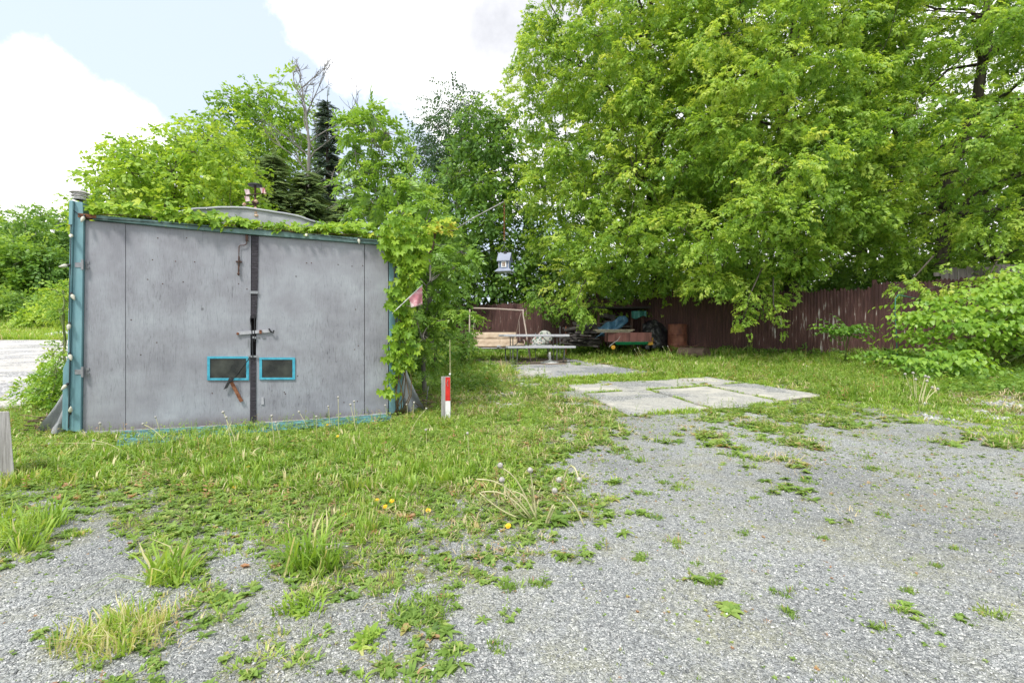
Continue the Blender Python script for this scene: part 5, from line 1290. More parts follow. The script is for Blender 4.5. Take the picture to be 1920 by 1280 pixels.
# low boughs hanging in front of the fence belong to the middle tree: more clumps under it
def add_bough(root, pts, Y, lr, per, sc, tm=T_ELDER, mat=M_elder, tint=.5, from_px=None, droop=.6):
    L_ = np.array([tuple(at(x, y, Y+rv(-.25, .25))) for x, y in pts]); n = len(L_)*per; own = np.repeat(np.arange(len(L_)), per)
    v = rng.normal(0, 1, (n, 3)); v /= np.linalg.norm(v, axis=1, keepdims=True); pos = L_[own] + v*(rng.uniform(0, 1, n)**.6*lr)[:, None]
    d = v + rng.normal(0, .4, (n, 3)); d[:, 2] = d[:, 2]*.5 - droop
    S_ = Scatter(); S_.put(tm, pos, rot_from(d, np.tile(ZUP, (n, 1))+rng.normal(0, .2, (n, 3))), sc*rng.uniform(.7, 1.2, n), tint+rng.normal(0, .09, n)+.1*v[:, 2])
    S_.build('hanging_foliage', mat, root)
    b = MB(); a = at(from_px[0], from_px[1], Y+.8)
    b.tube([a]+[Vector(q) for q in L_], [.02]+[max(.003, .012-.001*i) for i in range(len(L_))], 5); b.build('bough', M_bark, root, smooth=True)
elders = [o for o in C.objects if o.name.startswith('box_elder_tree')]
add_bough(elders[1], [(1405, 555), (1400, 580), (1392, 600), (1400, 618)], 10.4, .16, 6, .6, from_px=(1430, 500))
add_bough(elders[1], [(1450, 570), (1458, 590), (1462, 605), (1468, 618)], 10.5, .10, 4, .5, from_px=(1450, 520))
add_bough(elders[0], [(1080, 565), (1090, 580), (1098, 592)], 12.6, .18, 8, .7, from_px=(1100, 520), tint=.42)
add_bough(elders[0], [(1005, 545), (1012, 562), (1030, 572), (1050, 578)], 15.2, .35, 14, .85, from_px=(1090, 500), tint=.3)
add_bough(elders[0], [(1030, 5), (1050, 40), (1012, 70), (1020, 100), (1000, 150), (985, 165)], 13.6, .22, 8, .8, from_px=(1090, 120), droop=.1)
add_bough(elders[2], [(1850, 525), (1890, 535), (1930, 545), (1960, 540)], 9.7, .32, 13, .8, from_px=(1880, 470), tint=.5)
add_bough(elders[2], [(1700, 535), (1730, 542), (1790, 535)], 9.9, .25, 9, .8, from_px=(1750, 480), tint=.5)

# trees farther off that close the gaps under and between the elders
for px, Y, poly, lab in ((1120, 24, [(1000, 300), (1080, 180), (1200, 150), (1290, 300), (1290, 590), (1000, 600)], 'green background tree seen through gaps left of the leftmost elder trunk'),
                         (1390, 22, [(1260, 250), (1350, 120), (1480, 150), (1530, 300), (1520, 590), (1260, 600)], 'green background tree seen through gaps between the left and middle elders'),
                         (1640, 20, [(1500, 300), (1580, 150), (1720, 160), (1780, 330), (1770, 570), (1500, 590)], 'green background tree seen through gaps between the middle and right elders'),
                         (1880, 19, [(1740, 360), (1800, 200), (1950, 180), (2100, 300), (2150, 560), (1740, 560)], 'green background tree seen through gaps below the rightmost elder')):
    lg = lobes_in(poly, Y, 1.6, 70)
    tree('background_tree', lab, 'tree', onground(px, Y), lg, 1.0, 22, T_BROAD, M_mid, M_bark, .16, 'trees standing behind the elders', 2.0, .3, .55, K=6, twigs=2)

for i, (x0, x1, Y) in enumerate(((1290, 1450, 15.0), (1440, 1590, 14.3), (1580, 1730, 13.6), (1720, 1880, 13.0), (1870, 2100, 12.4), (1010, 1150, 18.5), (1150, 1300, 17.0))):
    lg = lobes_in([(x0-20, 500), ((x0+x1)/2, 470), (x1+20, 500), (x1+20, 600), (x0-20, 600)], Y, .8, 26)
    tree('background_shrub', 'leafy shrub showing over the fence top, %s counting from the left' % ['third', 'fourth', 'fifth', 'sixth', 'seventh', 'first', 'second'][i], 'shrub', onground((x0+x1)/2, Y+.2), lg, .55, 18, T_BROAD, M_mid, M_bark, .04, 'shrubs just behind the fence', 1.1, .3, .6, K=4, twigs=1)

# middle distance, behind the fence and the shed
lm_ = lobes_in([(790, 430), (800, 360), (850, 300), (868, 225), (905, 192), (945, 205), (968, 250), (985, 320), (1010, 400), (1045, 500), (1075, 590), (960, 605), (860, 600), (800, 560), (780, 500)], 18.8, 1.8, 110)
tree('maple_tree', 'dense darker green maple behind the bird feeder', 'tree', onground(930, 20.3), lm_, .75, 30, T_BROAD, M_mid, M_bark, .16, None, 1.5, .35, .46, K=8)
lb_ = lobes_in([(775, 280), (800, 240), (835, 190), (865, 180), (890, 205), (900, 260), (890, 330), (850, 380), (800, 350)], 23, 1.7, 60)
tree('birch_tree', 'thin airy birch with small dark leaves against the sky left of the maple', 'tree', onground(838, 23.4), lb_, .75, 16, T_SMALL, M_dull, M_bark2, .12, None, 1.35, .2, .35, K=8, twigs=6)
ll_ = lobes_in([(165, 425), (182, 345), (205, 300), (245, 262), (290, 292), (330, 262), (370, 232), (415, 252), (450, 300), (468, 350), (465, 430), (300, 440)], 13.0, 1.7, 90)
tree('lime_green_maple', 'bushy lime green maple rising directly behind the shed roof, left half', 'tree', onground(330, 13.8), ll_, .52, 26, T_BROAD, M_lime, M_bark, .11, None, 1.15, .3, .5, K=8)
lt_ = lobes_in([(355, 300), (385, 215), (430, 172), (470, 162), (510, 190), (512, 150), (540, 165), (575, 215), (590, 240), (605, 290), (600, 335), (580, 390), (520, 420), (450, 380), (400, 340)], 25, 2.2, 85)
tree('tall_maple', 'tall wind-blown green maple on the skyline beside the bare tree', 'tree', onground(520, 25.6), lt_, .85, 22, T_BROAD, M_lime, M_bark, .17, None, 1.7, .1, .32, K=9, twigs=5)
# bare dead tree
random.seed(5)
db = Vector(onground(583, 20.5)); dt = thing('dead_tree', 'bare grey dead tree standing above the green crowns', 'tree', tuple(db))
b = MB(); tp = [db-Vector((0,0,.1)), at(583, 420, 20.5), at(578, 340, 20.5), at(580, 270, 20.5), at(572, 200, 20.5), at(560, 135, 20.5)]
b.tube(tp, [.13, .10, .085, .06, .035, .006], 8)
def twig(a, d, L_, r, dep):
    p = [Vector(a)]; d = Vector(d).normalized()
    for i in range(4): d = (d + Vector((random.gauss(0, .18), random.gauss(0, .18), random.gauss(.06, .12)))).normalized(); p.append(p[-1]+d*L_/4)
    b.tube(p, [r*(1-.7*i/4)+.003 for i in range(5)], 5, False)
    if dep:
        for i in (1, 2, 3, 4):
            for _ in range(1 if dep > 1 else 2): twig(p[i], d + Vector((random.gauss(0, .7), random.gauss(0, .7), random.gauss(.2, .4))), L_*rv(.35, .6), r*.5, dep-1)
for (x, y, dx, dz, L_) in ((580, 330, -.7, .8, 2.4), (579, 300, .6, .9, 2.2), (577, 270, .5, 1, 2.6), (575, 245, -.5, 1, 2.0), (573, 215, .6, 1.1, 2.2), (570, 190, -.6, 1, 1.5), (566, 165, .4, 1, 1.3), (563, 150, -.5, 1, 1.0), (583, 360, 1, .25, 2.0), (583, 400, .9, .1, 1.8), (577, 290, -.9, .5, 1.6)):
    twig(at(x, y, 20.5), (dx, rv(-.4, .4), dz), L_*.85, .030, 2)
b.build('trunk', M_bark2, dt)
# conifers
def conifer(name, label, px, Y, ytop, halfw, mat, group=None, droop=.25, ybase=None, dens=1.0, sc=1.0, tint=.45, irr=.25):
    base = Vector(onground(px, Y)); top = at(px, ytop, Y); H_ = top.z-base.z; Rm = halfw/F*Y
    root = thing(name, label, 'tree', tuple(base), group); b = MB(); b.tube([base-Vector((0,0,.1)), base.lerp(top, .5), top], [H_*.018+.02, H_*.011+.01, .006], 8)
    S_ = Scatter(); pos, dr, ss = [], [], []
    z = base.z+.10*H_
    while z < top.z-.03*H_:
        f = (top.z-z)/(H_*.9); rad = Rm*f**.85; nb = int(9+5*f)
        for k in range(nb):
            if rv(0, 1) < .12: continue
            a = rv(0, 6.283); l = rad*rv(1-irr*2, 1.12)*.95+.08; p0 = Vector((base.x, base.y, z)) ; e = Vector((math.cos(a), math.sin(a), 0))
            tip = p0 + e*l + Vector((0, 0, -droop*l+ .12*l)); mid = p0+e*l*.5 + Vector((0, 0, -.08*l))
            if l > .25: b.tube([p0, mid, tip], [.012+.008*l, .008+.004*l, .003], 4, False)
            m_ = max(2, int(l/(.28*sc)*dens))
            for i in range(m_):
                g = (i+.6)/m_; q = p0.lerp(mid, g*2) if g < .5 else mid.lerp(tip, g*2-1)
                for sd in (-1, -.4, .4, 1):
                    pos.append(tuple(q + Vector((0, 0, rv(-.12, .10)*sc)))); an = a + sd*rv(.35, .8); dr.append((math.cos(an), math.sin(an), rv(-.35, .05))); ss.append(sc*rv(.6, 1)*(.55+.45*min(1, l)))
        z += H_*.033*rv(.8, 1.2)*(1 if sc < 1.2 else 1.1)
    n = len(pos); pos.append(tuple(top-Vector((0,0,.3*sc)))); dr.append((.05, .05, 1)); ss.append(sc*.6)
    S_.put(T_NEED, np.array(pos), rot_from(np.array(dr, float), np.tile(ZUP, (n+1, 1))+rng.normal(0, .2, (n+1, 3))), np.array(ss), tint+rng.normal(0, .14, n+1))
    b.build('trunk', M_bark, root, smooth=True); S_.build('crown', mat, root); return root
conifer('spruce_tree', 'dark narrow spruce right of the bare dead tree', 614, 22.5, 168, 52, M_spruce, sc=1.15, irr=.35, dens=1.8)
conifer('fir_tree', 'dark green fir behind the shed roof, taller one with the pointed tip', 512, 15.5, 280, 85, M_fir, sc=1.0, tint=.55, dens=1.8)
conifer('fir_tree', 'bushy dark fir behind the shed roof, right beside the pointed one', 575, 16.0, 310, 110, M_fir, sc=1.0, tint=.5, dens=1.8)
conifer('fir_tree', 'low dark fir half hidden behind the roof end and the ash sapling', 648, 16.5, 360, 90, M_fir, sc=.95, tint=.6, dens=1.8)
# ash saplings by the right shed corner
la_ = lobes_in([(650, 265), (668, 225), (695, 205), (712, 225), (728, 250), (748, 300), (785, 335), (800, 400), (800, 450), (735, 450), (665, 440), (658, 380), (650, 320)], 7.4, .6, 46)
tree('ash_sapling', 'slender pale-leaved ash sapling rising behind the right half of the shed roof', 'tree', onground(700, 7.6), la_, .26, 4, T_PINN, M_ash, M_bark2, .035, None, .95, .15, .5, lean_top=at(705, 220, 7.4), K=7, twigs=4, shell=.7)
la2 = lobes_in([(745, 400), (790, 360), (825, 385), (840, 450), (862, 470), (868, 510), (838, 545), (812, 580), (820, 630), (790, 690), (762, 690), (752, 560)], 6.6, .55, 44)
tree('ash_sapling', 'leafy ash sapling spreading beside the flag and the vine', 'tree', onground(798, 6.8), la2, .2, 6, T_PINN, M_ash, M_bark2, .03, None, .75, .2, .42, K=7, twigs=3, shell=.7)
add_bough([o for o in C.objects if o.name.startswith('ash_sapling')][1], [(820, 602), (840, 598), (855, 590), (868, 585), (877, 592)], 6.3, .09, 4, .6, T_PINN, M_ash, .6, (800, 620), 0)
# brush between shed and fence
lq = lobes_in([(745, 500), (770, 450), (820, 440), (845, 520), (835, 600), (860, 640), (840, 670), (760, 690)], 10.5, .9, 36)
tree('shrub', 'dark leafy shrub in front of the fence between shed and garden swing', 'shrub', onground(820, 10.5), lq, .42, 16, T_BROAD, M_mid, M_bark, .03, None, .8, .2, .5, K=5)
lq = lobes_in([(848, 645), (856, 620), (872, 612), (884, 645), (880, 668), (850, 668)], 12.6, .4, 12)
tree('shrub', 'small green shrub at the left foot of the garden swing', 'shrub', onground(868, 12.8), lq, .26, 14, T_BROAD, M_mid, M_bark, .02, None, .7, .2, .6, K=4)

# far wood on the left: every tree its own
far = [(-150, 58, 380, 60), (-85, 52, 392, 46), (-40, 60, 360, 44), (10, 56, 396, 42), (48, 50, 410, 40), (72, 62, 384, 36), (112, 54, 398, 42), (135, 64, 368, 46), (25, 46, 452, 34), (88, 47, 470, 32), (-20, 46, 500, 32), (190, 56, 380, 55), (275, 52, 400, 50), (350, 60, 380, 60), (-230, 56, 330, 60), (-320, 50, 340, 70), (440, 58, 420, 60), (700, 50, 440, 60)]
looks = ['pale green rounded', 'darker green airy', 'yellow-green tall', 'pale green bushy', 'darker green narrow']
poss = ['at the far left edge of the wood beyond the road', 'second from the left in the wood beyond the road', 'behind the first row, upper left of the wood', 'against the sky left of the lamp post', 'in the middle of the wood beyond the road', 'behind the middle of the wood beyond the road', 'just left of the blue-green post beyond the road', 'highest behind the left blue-green post', 'in front row at the foot of the wood', 'small, in front row near the blue-green post', 'low at the left foot of the wood', 'behind the left end of the shed', 'behind the shed, second from its left end', 'behind the shed roof in the distance', 'outside the wood\'s left end', 'farthest out on the left', 'distant, behind the firs', 'distant, behind the ash sapling']
for i, (px, Y, yt, hw) in enumerate(far):
    yb = 575; poly = [(px-hw, yb-30), (px-hw*.95, yt+70), (px-hw*.5, yt+18), (px, yt), (px+hw*.55, yt+22), (px+hw, yt+75), (px+hw*.95, yb-20), (px, yb)]
    lf = lobes_in(poly, Y, hw/F*Y*.8, 34); mt = (M_ash, M_mid, M_lime, M_ash, M_mid)[i % 5]
    tree('woodland_tree', f'{looks[i % 5]} tree {poss[i]}', 'tree', onground(px, Y), lf, 1.25, 20, T_BROAD, mt, M_bark2, .2, 'trees of the wood beyond the road', 3.4, .2, .42, K=4, twigs=1)
# shrubs on the bank
for px, py, Y, w, lab, mt in ((20, 565, 36, 38, 'rounded green shrub on the bank at the left edge', M_mid), (118, 570, 20, 24, 'yellow-green shrub left of the blue-green shed post', M_lime), (70, 598, 33, 26, 'low yellow shrub on the grass bank', M_lime)):
    lf = lobes_in([(px-w, py+20), (px-w*.8, py-6), (px, py-16), (px+w*.8, py-6), (px+w, py+20), (px, py+26)], Y, w/F*Y*.6, 22)
    tree('shrub', lab, 'shrub', onground(px, Y), lf, .022*Y, 14, T_BROAD, mt, M_bark, .02, None, .055*Y, .1, .6, K=3, twigs=1)
# weeds by the left post
for poly, Y, n_, lab in (([(50, 750), (62, 715), (85, 700), (105, 670), (118, 640), (122, 760), (80, 762)], 5.4, 34, 'leafy green bush of weeds beside the left shed post'), ([(92, 560), (100, 538), (128, 545), (132, 585), (112, 590)], 5.4, 10, 'yellow-green vine shoot poking out left of the shed post')):
    lf = lobes_in(poly, Y, .35, n_)
    tree('weed_bush', lab, 'bush', onground(100 if n_ > 20 else 126, Y), lf, .12, 14, T_BROAD, M_lime if n_ < 20 else M_knot, M_stem, .008, None, .32, .05, .5, K=4, twigs=2)

# knotweed bushes at the right
def cane_bush(name, label, Y, canes, lpoly, nl, per, lr, sc=1.0, tint=.5, mat=M_knot, group=None):
    root = thing(name, label, 'bush', onground(canes[0][0], Y), group); b = MB()
    L_ = lobes_in(lpoly, Y, lr[1], nl)
    for i, (px, py) in enumerate(canes):
        base = Vector(onground(px, Y+rv(-.3, .3))); base.z -= .03; c = Vector(L_[(i*7) % len(L_)]); b.tube([base, base.lerp(c, .5)+Vector((0,0,.15)), c], [.012, .010, .005], 7)
    for k in range(len(L_)):
        px = canes[k % len(canes)][0]; bs = Vector(onground(px, Y)); c = Vector(L_[k]); s = bs.lerp(c, .55)+Vector((0, 0, .1)); b.tube([s, c], [.006, .003], 5, False)
    b.build('stem', M_stem, root, smooth=True)
    n = len(L_)*per; own = np.repeat(np.arange(len(L_)), per); pos = L_[own]+rng.normal(0, lr[0], (n, 3))*np.array([1, 1, .55])
    cx = L_[:, 0].mean(); a = rng.uniform(0, 6.283, n); d = np.stack([np.cos(a)+.5*np.sign(pos[:, 0]-cx), np.sin(a)-.6, rng.uniform(-.25, .35, n)], 1)
    S_ = Scatter(); S_.put(T_KNOT, pos, rot_from(d, np.tile(ZUP, (n, 1))+rng.normal(0, .12, (n, 3))), sc*rng.uniform(.75, 1.2, n), tint+rng.normal(0, .09, n))
    S_.build('foliage', mat, root); return root
cane_bush('knotweed_bush', 'big bright green bush with heart-shaped leaves at the right edge', 8.8, [(1822, 680), (1826, 690), (1900, 690), (1770, 700), (1950, 700), (2050, 700), (1740, 700), (1865, 690)],
          [(1702, 592), (1722, 574), (1760, 570), (1810, 560), (1870, 545), (1930, 520), (2150, 490), (2250, 600), (2100, 655), (1900, 650), (1790, 655), (1720, 625)], 100, 12, (.14, .7), .74)
cane_bush('knotweed_bush', 'lower clump of heart-shaped leaves in front of the big bush', 8.0, [(1745, 735), (1760, 735), (1790, 725)], [(1705, 690), (1720, 670), (1760, 655), (1800, 665), (1825, 690), (1800, 700), (1750, 712)], 16, 7, (.08, .28), .72, .42)
cane_bush('knotweed_bush', 'small dark green leafy plant alone against the fence boards', 10.6, [(1582, 668), (1590, 668)], [(1552, 618), (1575, 610), (1600, 610), (1615, 618), (1600, 626), (1560, 628)], 9, 5, (.06, .2), .62, .2)
cane_bush('knotweed_bush', 'low leafy plant between the hose stake and the lone plant', 9.6, [(1650, 680), (1665, 682)], [(1628, 672), (1645, 655), (1680, 652), (1700, 668), (1680, 680)], 9, 5, (.06, .25), .6, .3)
cane_bush('knotweed_bush', 'upper right spray of heart-shaped leaves above the big bush', 9.1, [(1935, 690), (1960, 690)], [(1880, 530), (1900, 505), (1940, 495), (2000, 505), (1990, 550), (1920, 548)], 14, 7, (.10, .4), .74, .6)
# leafy strip along the foot of the fence
S = Scatter(); pos, h_ = [], []
for _ in range(2600):
    s = rv(-6, 15.5); off = -abs(random.gauss(0, .42))-.06; p = FPT(s, off); pos.append((p.x, p.y, p.z + rv(0, .22)*math.exp(off*1.2)+.03))
pos = np.array(pos); n = len(pos)
d_ = np.stack([rng.normal(0, 1, n), rng.normal(-.4, 1, n), rng.uniform(-.1, .8, n)], 1)
S.put(T_BROAD, pos, rot_from(d_, np.tile(ZUP, (n, 1))+rng.normal(0, .3, (n, 3))), rng.uniform(.3, .7, n), .5+rng.normal(0, .14, n))
pos = []
for _ in range(900):
    p = G(rv(1770, 2000), rv(700, 742)); pos.append((p.x, p.y, p.z+rv(.0, .12)))
for _ in range(1100):
    p = G(rv(1050, 1270), rv(655, 668)); pos.append((p.x, p.y, p.z+rv(.0, .24)))
for _ in range(700):
    p = G(rv(890, 1070), rv(660, 668)); pos.append((p.x, p.y, p.z+rv(.0, .28)))
for _ in range(700):
    p = G(rv(780, 930), rv(672, 735)); pos.append((p.x, p.y, p.z+rv(.0, .12)))
pos = np.array(pos); n = len(pos); d_ = np.stack([rng.normal(0, 1, n), rng.normal(-.4, 1, n), rng.uniform(-.1, .8, n)], 1)
S.put(T_BROAD, pos, rot_from(d_, np.tile(ZUP, (n, 1))+rng.normal(0, .3, (n, 3))), rng.uniform(.3, .6, n), .62+rng.normal(0, .12, n))
tag(S.build('undergrowth', M_mid), 'leafy undergrowth along the foot of the fence', 'undergrowth', kind='stuff')

# ------------------------------------------------------------------ creeper over the shed
vine = thing('creeper_vine', 'yellow-green creeper climbing the right post and running along the shed header', 'vine', tuple(U(2.65, -.05, 0)))
S = Scatter(); vp, vd, vt, vs = [], [], [], []
def vine_area(poly, n, off0, off1, tint=.5, sc=1.0, up=.1):
    P_ = np.array(poly, float); lo, hi = P_.min(0), P_.max(0); c = 0
    while c < n:
        x, y = rv(lo[0], hi[0]), rv(lo[1], hi[1])
        if not inpoly(np.array([x]), np.array([y]), poly)[0] or fbm(x*.05, y*.05, 17, 2) < rv(.2, .5): continue
        p = D(x, y) - SV*rv(off0, off1); vp.append(tuple(p)); d = -SV + Vector((random.gauss(0, .45), random.gauss(0, .3), random.gauss(up, .4))); vd.append(tuple(d)); vt.append(tint+random.gauss(0, .12)); vs.append(sc*rv(.55, 1.05)); c += 1
vine_area([(712, 425), (735, 408), (760, 402), (785, 425), (798, 460), (792, 500), (762, 535), (742, 530), (735, 480), (716, 465)], 260, .0, .30, .52)
vine_area([(724, 540), (775, 530), (762, 560), (756, 610), (728, 590), (735, 565)], 70, .02, .14, .45)
vine_area([(742, 605), (770, 595), (776, 650), (772, 685), (750, 700), (738, 680), (728, 640), (738, 620)], 80, .02, .13, .48)
vine_area([(728, 640), (745, 620), (748, 700), (735, 735), (726, 715)], 28, .03, .09, .48)
vine_area([(716, 733), (742, 728), (746, 742), (722, 744)], 10, .03, .07, .6)
vine_area([(716, 462), (735, 455), (738, 480), (728, 490)], 12, .03, .09, .5)
def vine_top(x0, x1, yfun, n, spread, v0, v1, tint, sc=1.0):
    for _ in range(n):
        x = rv(x0, x1); y = yfun(x) + random.gauss(0, spread); p = D(x, y) + SV*rv(v0, v1)
        vp.append(tuple(p)); vd.append((random.gauss(0, .5)-SV.x*.7, random.gauss(0, .4)-SV.y*.7, rv(.2, 1.1))); vt.append(tint+random.gauss(0, .12)); vs.append(sc*rv(.6, 1.1))
hl = lambda x: 404+(x-176)*.0865
vine_top(165, 345, lambda x: hl(x)-9-5*abs(math.sin(x*.04)), 170, 4, -.02, .45, .62)
vine_top(345, 470, lambda x: hl(x)-4-4*abs(math.sin(x*.03)), 110, 4, -.03, .3, .5)
vine_top(370, 420, lambda x: hl(x)-20, 16, 5, .1, .3, .45, .9)
vine_top(470, 620, lambda x: hl(x)-5-3*abs(math.sin(x*.05)), 110, 3, -.02, .2, .55, .85)
vine_top(600, 740, lambda x: hl(x)-8-7*abs(math.sin(x*.04)), 150, 5, -.02, .4, .55)
vine_top(795, 845, lambda x: 436-3*abs(math.sin(x)), 45, 6, -.3, .1, .85, .8)
vine_top(112, 138, lambda x: 421, 16, 5, .1, .3, .62, .8)
vp_, vd_ = np.array(vp), np.array(vd, float)
S.put(T_CREEP, vp_, rot_from(vd_, np.tile(ZUP, (len(vp), 1))+rng.normal(0, .2, (len(vp), 3))), np.array(vs), np.array(vt))
S.build('foliage', M_creeper, vine)
b = MB()
for k in range(7):
    x0 = 738+k*3; pts = [D(x0, 775) - SV*.03]
    for y in range(740, 420, -30): pts.append(D(748+12*math.sin(y*.02+k)+k*1.5, y) - SV*(.03+.02*k*.5))
    b.tube(pts, [.006-.0003*i for i in range(len(pts))], 5)
for k in range(3): b.tube([D(x, hl(x)-4-3*math.sin(x*.03+k*2)) + SV*(.05*k) for x in range(735, 160, -25)], .004, 5)
b.build('stem', mat_simple('vine_stem', [(.3, (.10, .06, .03)), (.7, (.20, .14, .07))], 20, .8), vine, smooth=True)

# ------------------------------------------------------------------ dandelions
random.seed(33)
M_stalk = mat_simple('pale_flower_stalk', [(.3, (.36, .38, .16)), (.7, (.60, .54, .34))], 12, .55, bump=0)
M_fluff = mat_simple('seed_fluff', [(.35, (.24, .22, .19)), (.6, (.46, .44, .40))], 120, .9, bump=.8)
M_yellow = mat_simple('yellow_petals', [(.3, (.70, .42, .01)), (.7, (.85, .58, .02))], 60, .6, bump=.3)
def stalk(mb, base, head, sag, r=.0022, n=7):
    base, head = Vector(base), Vector(head); pts = []
    for i in range(n+1):
        f = i/n; p = base.lerp(head, f); p.z += sag*math.sin(math.pi*f); pts.append(p)
    mb.tube(pts, [r*(1.15-.35*i/n) for i in range(n+1)], 6); return pts
def flower(name, label, group, bpx, hpx, kind, sag=.02, dy=0, r=.0024):
    base = G(*bpx); head = at(hpx[0], hpx[1], base.y+dy); o = thing(name, label, 'flower', tuple(base), group)
    mb = MB(); stalk(mb, base, head, sag, r); mb.build('stem', M_stalk, o, smooth=True)
    if kind == 'seed':
        s = rv(.009, .012); mb = MB().lathe(head-Vector((0,0,s*.7)), [(s*.2, 0), (s*.8, s*.35), (s*1.05, s), (s*.75, s*1.6), (s*.2, s*1.9)], 10, Vector((rv(-.4,.4), rv(-.4,.2), 1))); mb.build('seed_head', M_fluff, o, smooth=True)
    else:
        mb = MB(); ax = Vector((rv(-.3, .3), -.5, .8)).normalized(); s = .013
        mb.lathe(head, [(.003, -.012), (.006, -.004), (s*.55, .001), (s*.4, .005)], 8, ax)
        u = ax.orthogonal().normalized(); w = ax.cross(u)
        for ring, (rr, zz, m_) in enumerate(((s, .002, 14), (s*.72, .005, 11), (s*.4, .008, 8))):
            for k in range(m_):
                a = k*6.283/m_+ring*.3; d = u*math.cos(a)+w*math.sin(a); t_ = w*math.cos(a)-u*math.sin(a); c = head+ax*zz
                mb.add([c+d*.002-t_*.0012, c+d*.002+t_*.0012, c+d*rr+t_*.0022+ax*.001, c+d*rr-t_*.0022+ax*.001], [(0, 1, 2, 3)])
        mb.build('flower_head', M_yellow, o)
    return o
SEEDS = [((515, 838), (509, 780)), ((528, 835), (517, 792)), ((445, 835), (419, 773)), ((437, 848), (424, 783)), ((635, 812), (634, 745)), ((580, 808), (561, 772)), ((594, 815), (594, 781)), ((665, 805), (664, 753)), ((669, 812), (657, 759)), ((619, 806), (616, 762)), ((706, 780), (713, 760)), ((726, 786), (723, 760)), ((880, 870), (877, 812)), ((800, 838), (799, 806)), ((765, 784), (763, 758)), ((774, 790), (776, 755)), ((1210, 690), (1190, 655)), ((1216, 688), (1196, 652)), ((1262, 690), (1243, 650)), ((1272, 690), (1252, 649)), ((1510, 712), (1512, 686)), ((300, 812), (292, 782)), ((184, 826), (188, 794))]
for bp_, hp_ in SEEDS: flower("gone_over_dandelion", "upright gone-over dandelion with a small pale seed head in the grass", "gone-over dandelions standing in the grass", bp_, hp_, "seed", .004, 0)
BENT = [((318, 838), (268, 795), .03, 'bent dandelion stalk arching left at the foot of the shed, upper one'), ((250, 840), (92, 832), .02, 'long dandelion stalk lying flat towards the left shed post'), ((236, 850), (176, 826), .02, 'short bent dandelion stalk below the left door corner'), ((765, 820), (800, 766), .03, 'bent dandelion stalk leaning right towards the red and white post'), ((690, 775), (725, 762), .02, 'curled dandelion stalk by the right door corner')]
for bp_, hp_, sg_, lb in BENT: flower('bent_dandelion', lb, None, bp_, hp_, 'seed', sg_, 0)
YEL = [((613, 806), (614, 796)), ((633, 826), (633, 818)), ((465, 882), (465, 876)), ((441, 918), (441, 913)), ((707, 942), (707, 938)), ((724, 955), (722, 950)), ((738, 945), (735, 939)), ((804, 961), (803, 957)), ((782, 775), (784, 772)), ((645, 968), (645, 966)), ((955, 990), (953, 986))]
for bp_, hp_ in YEL: flower('yellow_dandelion', 'yellow dandelion flower low in the grass', 'yellow dandelions in the grass', bp_, hp_, 'yellow', .0, 0)
# sprawling old dandelion plant in the foreground
pc_ = G(1008, 978); sp_ = thing('sprawling_dandelion', 'big sprawling dandelion with long pale bent stalks at the edge of the gravel', 'plant', tuple(pc_))
heads = [((1003, 972), (938, 875), .05, 1), ((1000, 975), (893, 898), .06, 0), ((990, 972), (941, 902), -.03, 1), ((998, 976), (902, 922), .05, 0), ((985, 974), (899, 923), -.02, 0), ((1008, 978), (961, 921), .04, 0), ((1006, 976), (994, 884), .02, 1), ((1022, 982), (1038, 946), .0, 0), ((1024, 983), (1036, 948), .01, 0), ((1027, 983), (1040, 950), .004, 0),
         ((1096, 988), (1062, 930), .02, 0), ((1062, 928), (1040, 922), .0, 1), ((1062, 928), (1048, 902), .05, 1), ((1055, 905), (1072, 872), .02, 0), ((1072, 874), (1086, 902), .02, 1), ((1003, 980), (990, 985), .005, 0), ((1012, 979), (1000, 994), .0, 0), ((1106, 976), (1118, 935), .01, 0), ((1000, 968), (996, 912), .02, 0)]
for bp_, hp_, sg_, hd in heads:
    base = G(*bp_) if bp_[1] > 960 else at(bp_[0], bp_[1], pc_.y+.02); hh = at(hp_[0], hp_[1], max(pc_.y-.12, base.y-.08) + rv(-.02, .05)); mb = MB(); stalk(mb, base, hh, sg_, .0036)
    s_ = mb.build('flower_stalk', M_stalk, sp_, smooth=True)
    if hd: mb = MB().lathe(hh-Vector((0,0,.006)), [(.003, 0), (.011, .005), (.014, .014), (.010, .022), (.003, .026)], 10); mb.build('seed_head', M_fluff, s_, smooth=True)
S = Scatter(); n = 9; a = rng.uniform(0, 6.28, n)
S.put(T_ROS, np.array([tuple(pc_ + Vector((rv(-.12, .12), rv(-.08, .08), 0))) for _ in range(n)]), upright(n, .1), rng.uniform(.9, 1.4, n), .45+rng.normal(0, .1, n)); S.build('leaf', M_weed, sp_)
# stalks by the big bush and in the gravel
pr = thing('sprawling_dandelion', 'cluster of tall bare dandelion stalks in front of the lower heart-leaved clump', 'plant', tuple(G(1720, 752)))
for bp_, hp_ in (((1712, 748), (1697, 702)), ((1716, 750), (1712, 700)), ((1718, 752), (1717, 712)), ((1722, 758), (1735, 706)), ((1726, 756), (1741, 708)), ((1728, 762), (1738, 715)), ((1733, 756), (1758, 730)), ((1735, 754), (1748, 727))):
    mb = MB(); bb = G(*bp_); hh = at(hp_[0], hp_[1], bb.y); stalk(mb, bb, hh, .02, .0045); s_ = mb.build('flower_stalk', M_stalk, pr, smooth=True)
    MB().lathe(hh-Vector((0,0,.01)), [(.004, 0), (.015, .008), (.018, .02), (.004, .034)], 8).build('seed_head', M_fluff, s_, smooth=True)

